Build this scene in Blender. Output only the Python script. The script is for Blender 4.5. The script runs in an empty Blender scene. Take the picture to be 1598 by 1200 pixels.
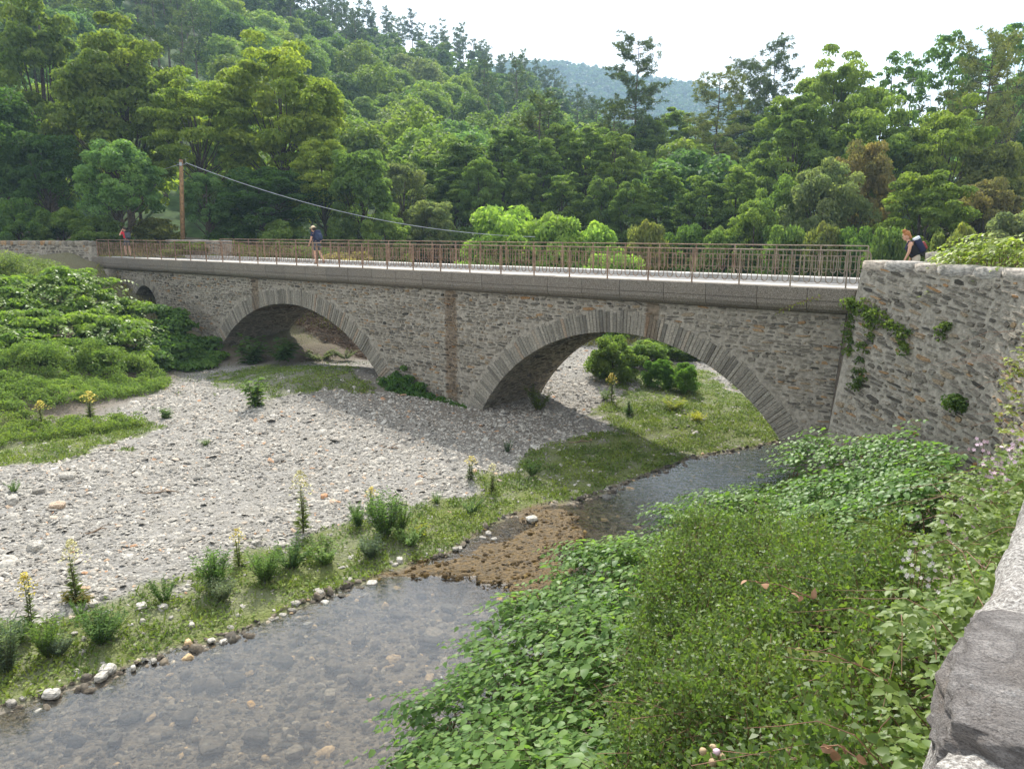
import bpy, math, random
import numpy as np
from mathutils import Vector, Matrix, Quaternion

# ------------------------------------------------------------------ camera, sky, sun, exposure
SC = bpy.context.scene
COL = SC.collection
EYE = 7.1                      # metres above the stream
F, CX, CY, HOR = 1203.0, 799.0, 600.0, 361.0
PITCH = math.atan((CY - HOR) / F)
cp, sp = math.cos(PITCH), math.sin(PITCH)
cam = bpy.data.cameras.new('camera')
cam.sensor_width = 36.0
cam.lens = 36.0 * F / 1598.0
cam.clip_start = 0.05
cam.clip_end = 6000
camo = bpy.data.objects.new('camera', cam)
camo.location = (0, 0, EYE)
camo.rotation_euler = (math.pi / 2 - PITCH, 0, 0)
COL.objects.link(camo)
SC.camera = camo

SUN_DIR = Vector((0.10, -1.0, -1.0)).normalized()       # the way the light travels
SUN_EL = math.asin(-SUN_DIR.z)
SUN_AZ = math.atan2(-SUN_DIR.x, -SUN_DIR.y)
world = bpy.data.worlds.new("World")
SC.world = world
world.use_nodes = True
wn = world.node_tree
wn.nodes.clear()
w_out = wn.nodes.new('ShaderNodeOutputWorld')
w_bg = wn.nodes.new('ShaderNodeBackground')
w_bg2 = wn.nodes.new('ShaderNodeBackground')
w_mix = wn.nodes.new('ShaderNodeMixShader')
w_sky = wn.nodes.new('ShaderNodeTexSky')
w_sky.sky_type = 'NISHITA'
w_sky.sun_disc = False
w_sky.sun_elevation = SUN_EL
w_sky.sun_rotation = SUN_AZ
w_bg.inputs['Strength'].default_value = 0.12
w_bg2.inputs['Color'].default_value = (0.93, 0.965, 1.0, 1)
w_bg2.inputs['Strength'].default_value = 1.24
w_tc = wn.nodes.new('ShaderNodeTexCoord')
w_map = wn.nodes.new('ShaderNodeMapping')
w_map.inputs['Scale'].default_value = (1.0, 1.0, 2.2)
w_map.inputs['Location'].default_value = (0.35, 0.1, 0.0)
w_noi = wn.nodes.new('ShaderNodeTexNoise')
w_noi.inputs['Scale'].default_value = 1.7
w_noi.inputs['Detail'].default_value = 5.0
w_noi.inputs['Roughness'].default_value = 0.5
w_rmp = wn.nodes.new('ShaderNodeMapRange')
w_rmp.inputs['From Min'].default_value = 0.38
w_rmp.inputs['From Max'].default_value = 0.54
w_rmp.inputs['To Min'].default_value = 0.22
w_rmp.inputs['To Max'].default_value = 0.97
L_ = wn.links.new
L_(w_tc.outputs['Generated'], w_map.inputs['Vector'])
L_(w_map.outputs['Vector'], w_noi.inputs['Vector'])
L_(w_noi.outputs['Fac'], w_rmp.inputs['Value'])
L_(w_sky.outputs['Color'], w_bg.inputs['Color'])
L_(w_rmp.outputs['Result'], w_mix.inputs['Fac'])
L_(w_bg.outputs['Background'], w_mix.inputs[1])
L_(w_bg2.outputs['Background'], w_mix.inputs[2])
L_(w_mix.outputs['Shader'], w_out.inputs['Surface'])

sun = bpy.data.lights.new('sun', 'SUN')
sun.energy = 5.0
sun.angle = math.radians(0.7)
sun.color = (1.0, 0.955, 0.88)
suno = bpy.data.objects.new('sun', sun)
suno.rotation_euler = SUN_DIR.to_track_quat('-Z', 'Y').to_euler()
suno.location = (0, 0, 60)
COL.objects.link(suno)
SC.view_settings.view_transform = 'Standard'
SC.view_settings.look = 'None'
SC.view_settings.exposure = 0.74
SC.view_settings.gamma = 1.0
SC.view_settings.use_curve_mapping = False
SC.render.engine = 'CYCLES'
cy = SC.cycles
cy.use_denoising = True
cy.max_bounces = 8
cy.diffuse_bounces = 6
cy.glossy_bounces = 2
cy.transmission_bounces = 4
cy.transparent_max_bounces = 8
cy.volume_bounces = 1
cy.caustics_reflective = False
cy.caustics_refractive = False
cy.sample_clamp_indirect = 4.0

# ------------------------------------------------------------------ geometry helpers
RNG = np.random.default_rng(7)
def ray(px, py):
    a = (px - CX) / F; b = (py - CY) / F
    return np.array([a, cp - b * sp, -sp - b * cp])
def at(px, py, z=0.0):                 # pixel of the photograph -> the point of the level z it shows
    r = ray(px, py); t = (z - EYE) / r[2]
    return np.array([0, 0, EYE]) + r * t
def aty(px, py, y):                    # ... -> the point at distance y
    r = ray(px, py); t = y / r[1]
    return np.array([0, 0, EYE]) + r * t

DECK = EYE - 1.47
BO = np.array([8.91, 19.91])           # right end of the deck edge; u runs along the bridge, v away across it
BD = np.array([-0.7905, 0.6125]); BD /= np.linalg.norm(BD)
BN = np.array([BD[1], -BD[0]])
def buv(u, v, z):
    return np.array([BO[0] + BD[0]*u + BN[0]*v, BO[1] + BD[1]*u + BN[1]*v, z])
def to_uv(x, y):
    qx, qy = x - BO[0], y - BO[1]
    return qx*BD[0] + qy*BD[1], qx*BN[0] + qy*BN[1]

def _hash(ix, iy, iz, seed):
    h = np.sin(ix*127.1 + iy*311.7 + iz*74.7 + seed*53.3) * 43758.5453
    return h - np.floor(h)
def vnoise(x, y, seed=0):
    x = np.asarray(x, float); y = np.asarray(y, float)
    ix, iy = np.floor(x), np.floor(y); fx, fy = x-ix, y-iy
    fx = fx*fx*(3-2*fx); fy = fy*fy*(3-2*fy)
    a = _hash(ix, iy, 0, seed); b = _hash(ix+1, iy, 0, seed)
    c = _hash(ix, iy+1, 0, seed); d = _hash(ix+1, iy+1, 0, seed)
    return (a*(1-fx)+b*fx)*(1-fy) + (c*(1-fx)+d*fx)*fy
def fbm(x, y, seed=0, o=3):
    s = 0; a = .5; t = 0
    for k in range(o):
        s = s + a*vnoise(x*2**k, y*2**k, seed+k*17); t += a; a *= .5
    return s/t
def vnoise3(p, seed=0):
    i = np.floor(p); f = p-i; f = f*f*(3-2*f); r = 0
    for dx in (0, 1):
        for dy in (0, 1):
            for dz in (0, 1):
                w = (f[:,0] if dx else 1-f[:,0])*(f[:,1] if dy else 1-f[:,1])*(f[:,2] if dz else 1-f[:,2])
                r = r + w*_hash(i[:,0]+dx, i[:,1]+dy, i[:,2]+dz, seed)
    return r
def fbm3(p, seed=0, o=3):
    s = 0; a = .5; t = 0
    for k in range(o):
        s = s + a*vnoise3(p*2**k, seed+k*11); t += a; a *= .5
    return s/t
def sstep(a, b, x):
    t = np.clip((x-a)/(b-a), 0, 1); return t*t*(3-2*t)
def unit(v):
    v = np.asarray(v, float)
    return v/np.maximum(np.linalg.norm(v, axis=-1, keepdims=True), 1e-9)
def catmull(pts, n=8):
    P = [np.array(p, float) for p in pts]
    P = [2*P[0]-P[1]] + P + [2*P[-1]-P[-2]]
    out = []
    for i in range(1, len(P)-2):
        for k in range(n):
            t = k/n
            out.append(.5*((2*P[i]) + (-P[i-1]+P[i+1])*t + (2*P[i-1]-5*P[i]+4*P[i+1]-P[i+2])*t*t + (-P[i-1]+3*P[i]-3*P[i+1]+P[i+2])*t**3))
    out.append(P[-2])
    return np.array(out)
def polydist(x, y, poly):
    """distance to a polyline; the sign is + on its left side"""
    x = np.asarray(x, float); y = np.asarray(y, float)
    best = np.full(x.shape, 1e18); sg = np.ones(x.shape); par = np.zeros(x.shape); acc = 0.0
    for (ax, ay), (bx, by) in zip(poly[:-1], poly[1:]):
        dx, dy = bx-ax, by-ay; L = math.hypot(dx, dy)
        t = np.clip(((x-ax)*dx+(y-ay)*dy)/(L*L), 0, 1)
        ex, ey = x-(ax+dx*t), y-(ay+dy*t); q = ex*ex+ey*ey
        m = q < best
        best = np.where(m, q, best); sg = np.where(m, np.sign(dx*(y-ay)-dy*(x-ax)), sg); par = np.where(m, acc+t*L, par)
        acc += L
    return np.sqrt(best)*sg, par
def inpoly(x, y, poly):
    x = np.asarray(x, float); y = np.asarray(y, float); r = np.zeros(x.shape, bool); n = len(poly)
    for i in range(n):
        (ax, ay), (bx, by) = poly[i][:2], poly[(i+1) % n][:2]
        c = ((ay > y) != (by > y)) & (x < (bx-ax)*(y-ay)/((by-ay) or 1e-12)+ax)
        r ^= c
    return r

# ------------------------------------------------------------------ objects
def set_tint(me, tint):
    if tint is None: return
    a = me.attributes.new('tint', 'FLOAT', 'POINT')
    a.data.foreach_set('value', np.ascontiguousarray(tint, np.float32))
def add_attr(me, name, val):
    a = me.attributes.new(name, 'FLOAT', 'POINT')
    a.data.foreach_set('value', np.ascontiguousarray(val, np.float32))
def mesh_np(name, V, Fa, mats, tint=None, midx=None, smooth=False):
    """Fa: array (n,k) of equal polygons, or a list of such arrays"""
    me = bpy.data.meshes.new(name)
    V = np.ascontiguousarray(np.asarray(V, np.float32).reshape(-1, 3))
    Fs = [np.asarray(f, np.int32) for f in (Fa if isinstance(Fa, list) else [Fa]) if len(f)]
    nl = sum(f.size for f in Fs); npoly = sum(len(f) for f in Fs)
    me.vertices.add(len(V)); me.vertices.foreach_set('co', V.ravel())
    me.loops.add(nl); me.loops.foreach_set('vertex_index', np.concatenate([f.ravel() for f in Fs]))
    me.polygons.add(npoly)
    tot = np.concatenate([np.full(len(f), f.shape[1], np.int32) for f in Fs])
    st = np.concatenate([[0], np.cumsum(tot)[:-1]]).astype(np.int32)
    me.polygons.foreach_set('loop_start', st)
    me.polygons.foreach_set('loop_total', tot)
    if midx is not None: me.polygons.foreach_set('material_index', np.asarray(midx, np.int32))
    if smooth: me.polygons.foreach_set('use_smooth', np.ones(npoly, bool))
    for m in (mats if isinstance(mats, (list, tuple)) else [mats]): me.materials.append(m)
    me.update(calc_edges=True)
    set_tint(me, tint)
    return me
class MB:
    """collects polygons for ONE mesh"""
    def __init__(s): s.V = []; s.F = []; s.T = []; s.M = []; s.n = 0
    def add(s, V, F_, tint=.5, mi=0):
        V = np.asarray(V, float).reshape(-1, 3)
        s.V.append(V); s.T.append(np.full(len(V), tint) if np.isscalar(tint) else np.asarray(tint, float))
        for f in F_: s.F.append([int(i)+s.n for i in f]); s.M.append(mi)
        s.n += len(V)
        return s
    def box(s, c, size, rot=0.0, tint=.5, mi=0, axes=None):
        c = np.asarray(c, float); h = np.asarray(size, float)/2
        if axes is None:
            axes = np.array([[math.cos(rot), math.sin(rot), 0], [-math.sin(rot), math.cos(rot), 0], [0, 0, 1]])
        V = [c+axes[0]*h[0]*a+axes[1]*h[1]*b+axes[2]*h[2]*g for a in (-1, 1) for b in (-1, 1) for g in (-1, 1)]
        return s.add(V, [(0,1,3,2),(4,6,7,5),(0,4,5,1),(2,3,7,6),(0,2,6,4),(1,5,7,3)], tint, mi)
    def tube(s, pts, rad, k=6, tint=.5, mi=0, cap=True):
        V, Fq = tube_np(pts, rad, k)
        Fl = [tuple(f) for f in Fq]
        n = len(pts)
        if cap: Fl += [tuple(range(k))[::-1], tuple(range((n-1)*k, n*k))]
        return s.add(V, Fl, tint, mi)
    def mesh(s, name, mats, smooth=False):
        me = bpy.data.meshes.new(name)
        me.from_pydata(np.concatenate(s.V).tolist(), [], s.F)
        for m in (mats if isinstance(mats, (list, tuple)) else [mats]): me.materials.append(m)
        me.polygons.foreach_set('material_index', np.asarray(s.M, np.int32))
        if smooth: me.polygons.foreach_set('use_smooth', np.ones(len(s.F), bool))
        set_tint(me, np.concatenate(s.T))
        me.update()
        return me
    def obj(s, name, mats, parent=None, smooth=False, **kw):
        return obj(name, s.mesh(name, mats, smooth), parent, **kw)
def tube_np(pts, rad, k=5):
    P = np.asarray(pts, float); n = len(P)
    rad = np.full(n, rad) if np.isscalar(rad) else np.asarray(rad, float)
    T = unit(np.gradient(P, axis=0))
    ref = np.array([0.31, 0.17, 1.0]) if abs(T[:, 2]).mean() < .8 else np.array([1.0, 0.2, 0.1])
    A = unit(np.cross(T, ref)); B = np.cross(T, A)
    an = np.arange(k)*2*math.pi/k
    V = P[:, None, :] + rad[:, None, None]*(A[:, None, :]*np.cos(an)[None, :, None] + B[:, None, :]*np.sin(an)[None, :, None])
    i = np.arange(n-1)[:, None]*k; j = np.arange(k)[None, :]; j2 = (j+1) % k
    Fq = np.stack([i+j, i+j2, i+k+j2, i+k+j], -1).reshape(-1, 4)
    return V.reshape(-1, 3), Fq
def obj(name, data, parent=None, color=None, kind=None, loc=None, world_child=True):
    o = bpy.data.objects.new(name, data)
    COL.objects.link(o)
    if loc is not None: o.location = loc
    if parent is not None:
        o.parent = parent
        if world_child: o.matrix_parent_inverse = parent.matrix_basis.inverted()
    if color is not None: o.color = (*color[:3], 1)
    if kind: o['kind'] = kind
    return o
def tag(o, label, cat, group=None, kind=None):
    o['label'] = label; o['category'] = cat
    if group: o['group'] = group
    if kind: o['kind'] = kind
    return o
def thing(name, loc, label, cat, group=None, rz=0.0, scale=None):
    o = bpy.data.objects.new(name, None)
    o.empty_display_size = .2
    COL.objects.link(o)
    o.location = loc; o.rotation_euler = (0, 0, rz)
    if scale is not None: o.scale = scale
    return tag(o, label, cat, group)
def structure(name, me):
    return obj(name, me, kind='structure')

# ------------------------------------------------------------------ materials
def newmat(name):
    m = bpy.data.materials.new(name); m.use_nodes = True
    nt = m.node_tree; nt.nodes.clear()
    return m, nt, nt.nodes.new, nt.links.new
def N(nt, t, **kw):
    n = nt.nodes.new(t)
    for k, v in kw.items():
        if k in n.inputs: n.inputs[k].default_value = v
        else: setattr(n, k, v)
    return n
def mixc(nt, a, b, fac, mode='MIX'):
    m = nt.nodes.new('ShaderNodeMix'); m.data_type = 'RGBA'; m.blend_type = mode; m.clamp_factor = True
    for sock, v in ((m.inputs[0], fac), (m.inputs[6], a), (m.inputs[7], b)):
        if hasattr(v, 'links'): nt.links.new(v, sock)
        else: sock.default_value = (*v, 1) if isinstance(v, tuple) and len(v) == 3 else v
    return m.outputs[2]
def rng_(nt, v, a, b, c=0.0, d=1.0, smooth=True):
    m = nt.nodes.new('ShaderNodeMapRange'); m.interpolation_type = 'SMOOTHSTEP' if smooth else 'LINEAR'
    nt.links.new(v, m.inputs['Value'])
    m.inputs['From Min'].default_value = a; m.inputs['From Max'].default_value = b
    m.inputs['To Min'].default_value = c; m.inputs['To Max'].default_value = d
    return m.outputs['Result']
def math_(nt, op, a, b=None):
    m = nt.nodes.new('ShaderNodeMath'); m.operation = op
    for s, v in zip(m.inputs, (a, b)):
        if v is None: continue
        if hasattr(v, 'links'): nt.links.new(v, s)
        else: s.default_value = v
    return m.outputs[0]
def noise(nt, scale, detail=4.0, rough=.55, vec=None, out='Fac', dist=0.0):
    n = N(nt, 'ShaderNodeTexNoise', Scale=scale, Detail=detail, Roughness=rough, Distortion=dist)
    if vec is not None: nt.links.new(vec, n.inputs['Vector'])
    return n.outputs[out]
def pos(nt, scale=(1, 1, 1), rot=(0, 0, 0)):
    g = nt.nodes.new('ShaderNodeNewGeometry'); m = nt.nodes.new('ShaderNodeMapping')
    m.inputs['Scale'].default_value = scale; m.inputs['Rotation'].default_value = rot
    nt.links.new(g.outputs['Position'], m.inputs['Vector'])
    return m.outputs['Vector']
def finish(nt, color, rough=.85, bump=None, bstr=.5, bdist=.02, spec=.3, extra=None):
    p = N(nt, 'ShaderNodeBsdfPrincipled')
    if hasattr(color, 'links'): nt.links.new(color, p.inputs['Base Color'])
    else: p.inputs['Base Color'].default_value = (*color, 1)
    if hasattr(rough, 'links'): nt.links.new(rough, p.inputs['Roughness'])
    else: p.inputs['Roughness'].default_value = rough
    p.inputs['Specular IOR Level'].default_value = spec
    if bump is not None:
        b = N(nt, 'ShaderNodeBump', Strength=bstr, Distance=bdist)
        nt.links.new(bump, b.inputs['Height']); nt.links.new(b.outputs['Normal'], p.inputs['Normal'])
    o = nt.nodes.new('ShaderNodeOutputMaterial')
    nt.links.new(p.outputs['BSDF'], o.inputs['Surface'])
    return p
def attr(nt, name):
    a = nt.nodes.new('ShaderNodeAttribute'); a.attribute_name = name
    return a.outputs['Fac']
def ramp(nt, v, stops):
    r = nt.nodes.new('ShaderNodeValToRGB'); e = r.color_ramp.elements
    while len(e) < len(stops): e.new(.5)
    for k, (p_, c_) in enumerate(stops): e[k].position = p_; e[k].color = (*c_, 1)
    nt.links.new(v, r.inputs['Fac'])
    return r.outputs['Color']

def make_leaf(name='leaf', trans=.55, gloss=.15, rough=.62):
    m, nt, _, L = newmat(name)
    oi = nt.nodes.new('ShaderNodeObjectInfo')
    t = attr(nt, 'tint')
    rnd = math_(nt, 'MULTIPLY', oi.outputs['Random'], 0.3)
    tt = math_(nt, 'ADD', math_(nt, 'MULTIPLY', t, 0.8), rnd)
    mul = ramp(nt, tt, [(0.0, (.50, .58, .62)), (0.45, (.95, .97, .9)), (1.0, (1.75, 1.5, 1.15))])
    col = mixc(nt, oi.outputs['Color'], mul, 1.0, 'MULTIPLY')
    colt = mixc(nt, col, (1.15, 1.28, .58), 1.0, 'MULTIPLY')
    p = N(nt, 'ShaderNodeBsdfPrincipled', Roughness=rough)
    p.inputs['Specular IOR Level'].default_value = gloss
    L(col, p.inputs['Base Color'])
    tr = nt.nodes.new('ShaderNodeBsdfTranslucent'); L(colt, tr.inputs['Color'])
    mx = nt.nodes.new('ShaderNodeMixShader'); mx.inputs['Fac'].default_value = trans
    L(p.outputs['BSDF'], mx.inputs[1]); L(tr.outputs['BSDF'], mx.inputs[2])
    o = nt.nodes.new('ShaderNodeOutputMaterial'); L(mx.outputs['Shader'], o.inputs['Surface'])
    return m
M = {}
M['leaf'] = make_leaf()
M['glossy_leaf'] = make_leaf('glossy_leaf', .50, .27, .46)
M['needle'] = make_leaf('needle', .25, .08)
def flat(name, c, rough=.8, nscale=8.0, var=.35, bstr=.3, spec=.3):
    m, nt, _, L = newmat(name)
    n = noise(nt, nscale, 5.0, .6, pos(nt))
    d = tuple(x*(1-var) for x in c); b = tuple(min(1, x*(1+var)) for x in c)
    finish(nt, mixc(nt, d, b, rng_(nt, n, .3, .7)), rough, n, bstr, .01, spec)
    return m
def stained(nt, col):
    """the drain stains: damp brown streaks that run down the wall at fixed places along it, and a rim of rust below the cornice"""
    g = nt.nodes.new('ShaderNodeNewGeometry')
    s = nt.nodes.new('ShaderNodeVectorMath'); s.operation = 'DOT_PRODUCT'
    L = nt.links.new
    L(g.outputs['Position'], s.inputs[0]); s.inputs[1].default_value = (BD[0], BD[1], 0)
    u = math_(nt, 'SUBTRACT', s.outputs['Value'], float(BO@BD))
    wob = math_(nt, 'MULTIPLY', math_(nt, 'SUBTRACT', noise(nt, 1.6, 3.0, .6, pos(nt)), .5), .22)
    u = math_(nt, 'ADD', u, wob)
    f = None
    for c, hw in ((14.45, .30), (6.05, .24), (26.9, .30)):
        d_ = math_(nt, 'ABSOLUTE', math_(nt, 'SUBTRACT', u, c))
        e = rng_(nt, d_, hw*.7, hw*1.25, 1.0, 0.0)
        f = e if f is None else math_(nt, 'MAXIMUM', f, e)
    f = math_(nt, 'MULTIPLY', f, .62)
    return mixc(nt, col, mixc(nt, col, (.50, .36, .24), 1.0, 'MULTIPLY'), f)
def make_stone(name, stops, stain=False, sc=5.0, bstr=.6):
    m, nt, _, L = newmat(name)
    t = attr(nt, 'tint')
    base = ramp(nt, t, stops)
    v = pos(nt, (1, 1, 2.6))
    n = noise(nt, sc*3, 6.0, .65, v); n2 = noise(nt, sc*.6, 3.0, .6, pos(nt))
    col = mixc(nt, mixc(nt, base, (.42, .42, .42), 1.0, 'MULTIPLY'), mixc(nt, base, (1.35, 1.33, 1.28), 1.0, 'MULTIPLY'), rng_(nt, n, .28, .72))
    col = mixc(nt, col, (.30, .30, .25), math_(nt, 'MULTIPLY', rng_(nt, n2, .55, .8), .35))
    if stain: col = stained(nt, col)
    finish(nt, col, .88, n, bstr, .02, .25)
    return m
SCHIST = [(0.0, (.05, .044, .035)), (.25, (.105, .092, .074)), (.5, (.178, .157, .127)), (.72, (.275, .244, .196)), (.88, (.26, .19, .115)), (.96, (.30, .165, .07)), (1.0, (.33, .22, .12))]
M['schist'] = make_stone('schist', SCHIST, True)
M['cap'] = make_stone('cap_stone', [(0, (.22, .205, .19)), (.5, (.34, .315, .285)), (.8, (.44, .38, .32)), (1, (.40, .33, .26))], sc=3.0)
M['pale_stone'] = make_stone('pale_stone', [(0, (.10, .095, .09)), (.3, (.215, .198, .172)), (.6, (.36, .334, .292)), (.85, (.48, .45, .40)), (.95, (.42, .30, .2)), (1, (.40, .22, .12))], sc=6.0, bstr=.3)
M['voussoir'] = make_stone('voussoir_stone', [(0, (.12, .108, .09)), (.5, (.22, .20, .165)), (.9, (.31, .28, .232)), (1, (.27, .2, .14))], True)
def make_mortar():
    m, nt, _, L = newmat('lime_mortar')
    n = noise(nt, 9.0, 6.0, .65, pos(nt)); n2 = noise(nt, .9, 4.0, .6, pos(nt, (1, 1, .5)))
    col = mixc(nt, (.19, .168, .134), (.37, .33, .268), rng_(nt, n, .3, .7))
    col = mixc(nt, col, (.16, .14, .108), math_(nt, 'MULTIPLY', rng_(nt, n2, .5, .8), .55))
    col = stained(nt, col)
    finish(nt, col, .92, n, .8, .03, .15)
    return m
M['mortar'] = make_mortar()
def make_concrete():
    m, nt, _, L = newmat('exposed_aggregate')
    n = noise(nt, 34.0, 3.0, .75, pos(nt)); n2 = noise(nt, 1.3, 4.0, .6, pos(nt))
    col = ramp(nt, n, [(.30, (.055, .046, .037)), (.5, (.145, .124, .10)), (.70, (.29, .255, .213))])
    col = mixc(nt, col, (.15, .14, .12), math_(nt, 'MULTIPLY', rng_(nt, n2, .5, .78), .5))
    t = attr(nt, 'tint')
    col = mixc(nt, col, mixc(nt, col, (1.25, 1.24, 1.2), 1.0, 'MULTIPLY'), t)
    finish(nt, col, .9, n, .6, .012, .2)
    return m
M['concrete'] = make_concrete()
M['kerb'] = flat('pale_kerb', (.40, .38, .345), .88, 2.2, .32)
M['asphalt'] = flat('worn_asphalt', (.17, .16, .15), .92, 20.0, .3)
M['road'] = flat('road_gravel', (.23, .215, .195), .95, 9.0, .25)
M['bark'] = flat('bark', (.085, .068, .052), .95, 6.0, .5, .8, .1)
M['bark_pine'] = flat('pine_bark', (.10, .078, .066), .95, 5.0, .5, .8, .1)
M['stem'] = flat('stem', (.09, .085, .035), .8, 6.0, .4)
M['stem_red'] = flat('bramble_cane', (.17, .09, .05), .7, 6.0, .4)
M['pole_wood'] = flat('weathered_pole_wood', (.21, .125, .06), .9, 7.0, .4)
M['steel'] = flat('galvanised_steel', (.32, .33, .34), .5, 9.0, .2)
M['cable'] = flat('cable_sheath', (.33, .34, .35), .5, 3.0, .1)
def make_rust():
    m, nt, _, L = newmat('rusty_rail_paint')
    n = noise(nt, 4.0, 5.0, .65, pos(nt)); n2 = noise(nt, .22, 2.0, .5, pos(nt))
    rust = mixc(nt, (.14, .085, .052), (.31, .20, .13), rng_(nt, n, .3, .7))
    paint = mixc(nt, (.17, .165, .13), (.26, .265, .215), rng_(nt, n, .3, .7))
    g = nt.nodes.new('ShaderNodeNewGeometry')
    s = nt.nodes.new('ShaderNodeVectorMath'); s.operation = 'DOT_PRODUCT'
    L(g.outputs['Position'], s.inputs[0]); s.inputs[1].default_value = (BD[0], BD[1], 0)
    u = math_(nt, 'SUBTRACT', s.outputs['Value'], float(BO@BD))
    f = rng_(nt, math_(nt, 'ADD', math_(nt, 'MULTIPLY', u, -.09), math_(nt, 'MULTIPLY', n, 1.3)), .0, .75)
    finish(nt, mixc(nt, rust, paint, math_(nt, 'MULTIPLY', f, .55)), .75, n, .3, .004, .3)
    return m
M['rust'] = make_rust()
for nm, c in (('petal_yellow', (.60, .48, .07)), ('petal_cream', (.55, .50, .24)), ('petal_pink', (.62, .44, .51)), ('petal_white', (.50, .46, .42)), ('leaf_dry', (.27, .15, .08)), ('seed_head', (.36, .26, .15))):
    M[nm] = flat(nm, c, .7, 20.0, .2, .1)
M['grass_blade'] = make_leaf('grass_blade', .35, .2)
for nm, c in (('skin', (.50, .29, .20)), ('hair_ginger', (.30, .13, .05)), ('hair_dark', (.05, .035, .025)), ('cloth_red', (.55, .035, .05)), ('cloth_black', (.018, .018, .022)), ('cloth_navy', (.022, .026, .06)),
              ('cloth_grey', (.06, .065, .075)), ('cloth_pack', (.03, .04, .075)), ('cloth_white', (.55, .58, .66)), ('straw', (.66, .55, .38)), ('shoe', (.09, .06, .045)), ('cloth_beige', (.42, .36, .29)), ('pack_red', (.25, .06, .06))):
    M[nm] = flat(nm, c, .85, 30.0, .12, .1, .2)
# ------------------------------------------------------------------ lie of the land
def pxl(pts, z=0.0): return [tuple(at(x, y, z)[:2]) for x, y in pts]
SHORE_L = [(-26, -2), (-13.5, 6.3)] + pxl([(-30, 1122), (0, 1108), (75, 1088), (150, 1058), (230, 1035), (300, 1008), (380, 985), (450, 953), (520, 925), (600, 898), (640, 884), (700, 866), (780, 812), (850, 788), (900, 782), (940, 770), (1000, 745), (1050, 727), (1075, 715), (1150, 703), (1215, 690)]) + [(12.5, 29), (18, 37), (26, 52), (32, 75)]
SHORE_R = [(-9, -3), (-5.0, 4.0), (-3.0, 7.0), (-0.6, 10.0), (1.7, 13.6), (4.0, 16.8), (6.2, 19.4), (8.0, 21.2), (9.8, 23.4), (13, 27.5), (19, 35), (28, 52), (34, 75)]
TOE = [(-60, 14)] + pxl([(-260, 740), (-100, 700), (0, 688), (100, 664), (180, 648), (262, 612), (325, 577)], .7) + pxl([(380, 565)], 1.0) + pxl([(470, 560), (560, 554)], 1.2) + [(-5.6, 41), (-3, 48), (1, 56), (8, 75)]
WALL = catmull([(-6, -6.6), (-3.2, -3.7), (-.9, -.87), (.53, .90), (1.30, 1.86), (4.5, 5.8), (7.9, 10.0), (9.55, 12.4), (10.12, 15.0), (9.65, 17.4), (8.88, 19.72)], 8)
WALL_L = [tuple(p) for p in WALL]
WALL_TOP = EYE - 0.72
ALGAE = pxl([(585, 912), (640, 884), (700, 866), (780, 812), (850, 788), (905, 788), (965, 838), (935, 872), (890, 925), (835, 965), (770, 925), (700, 915), (640, 908)])
GRASS = [pxl(p, .15) for p in (
    [(-60, 1135), (0, 1112), (150, 1062), (300, 1012), (450, 957), (600, 900), (700, 868), (780, 814), (900, 784), (1000, 747), (1062, 718), (1000, 690), (930, 680), (850, 698), (800, 735), (740, 768), (640, 800), (560, 815), (430, 850), (330, 895), (230, 930), (110, 965), (-60, 1000)],
    [(945, 655), (985, 600), (1050, 585), (1130, 600), (1240, 690), (1215, 692), (1062, 718), (990, 690)],
    [(-80, 700), (0, 684), (230, 688), (240, 700), (150, 735), (-80, 770)],
    [(330, 600), (430, 590), (560, 610), (570, 640), (430, 655), (340, 640)])]
E_PX = np.array([-400, -100, 200, 450, 560, 700, 800, 870, 940, 1010, 1100, 1250, 1400, 1600, 2000], float)
E_PY = np.array([-330, -300, -200, -70, 4, 52, 92, 128, 190, 228, 238, 222, 180, 130, 80], float)
E_Y = np.array([200, 210, 230, 250, 260, 270, 280, 280, 220, 170, 130, 110, 105, 100, 100], float)
A_EL = []
for a_, b_ in zip(E_PX, E_PY):
    r_ = ray(a_, b_); A_EL.append(r_[2]/r_[1])
A_EL = np.array(A_EL); A_A = np.array([(x-CX)/F/1.02 for x in E_PX])
def far_height(x, y):
    a = x/np.maximum(y, 1); Yc = np.interp(a, A_A, E_Y)
    zc = EYE + np.interp(a, A_A, A_EL)*Yc - 10.0
    y0 = np.interp(a, [-.5, 0, .25, .5], [66, 68, 50, 46])
    t = np.clip((y-y0)/(Yc-y0), 0, 1)
    z = 4.6 + (zc-4.6)*(t**1.15)
    z = z - np.maximum(y-Yc, 0)*.35
    return np.maximum(z + 2.2*(fbm(x*.03, y*.03, 3)-.5)*sstep(70, 110, y), 1.0)
def fields(x, y):
    sL, _ = polydist(x, y, SHORE_L); sR, _ = polydist(x, y, SHORE_R)
    sT, _ = polydist(x, y, TOE); sW, pw = polydist(x, y, WALL_L)
    return sL, sR, sT, sW, pw
PW_TOT = polydist(np.array([8.88]), np.array([19.72]), WALL_L)[1][0]
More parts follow.
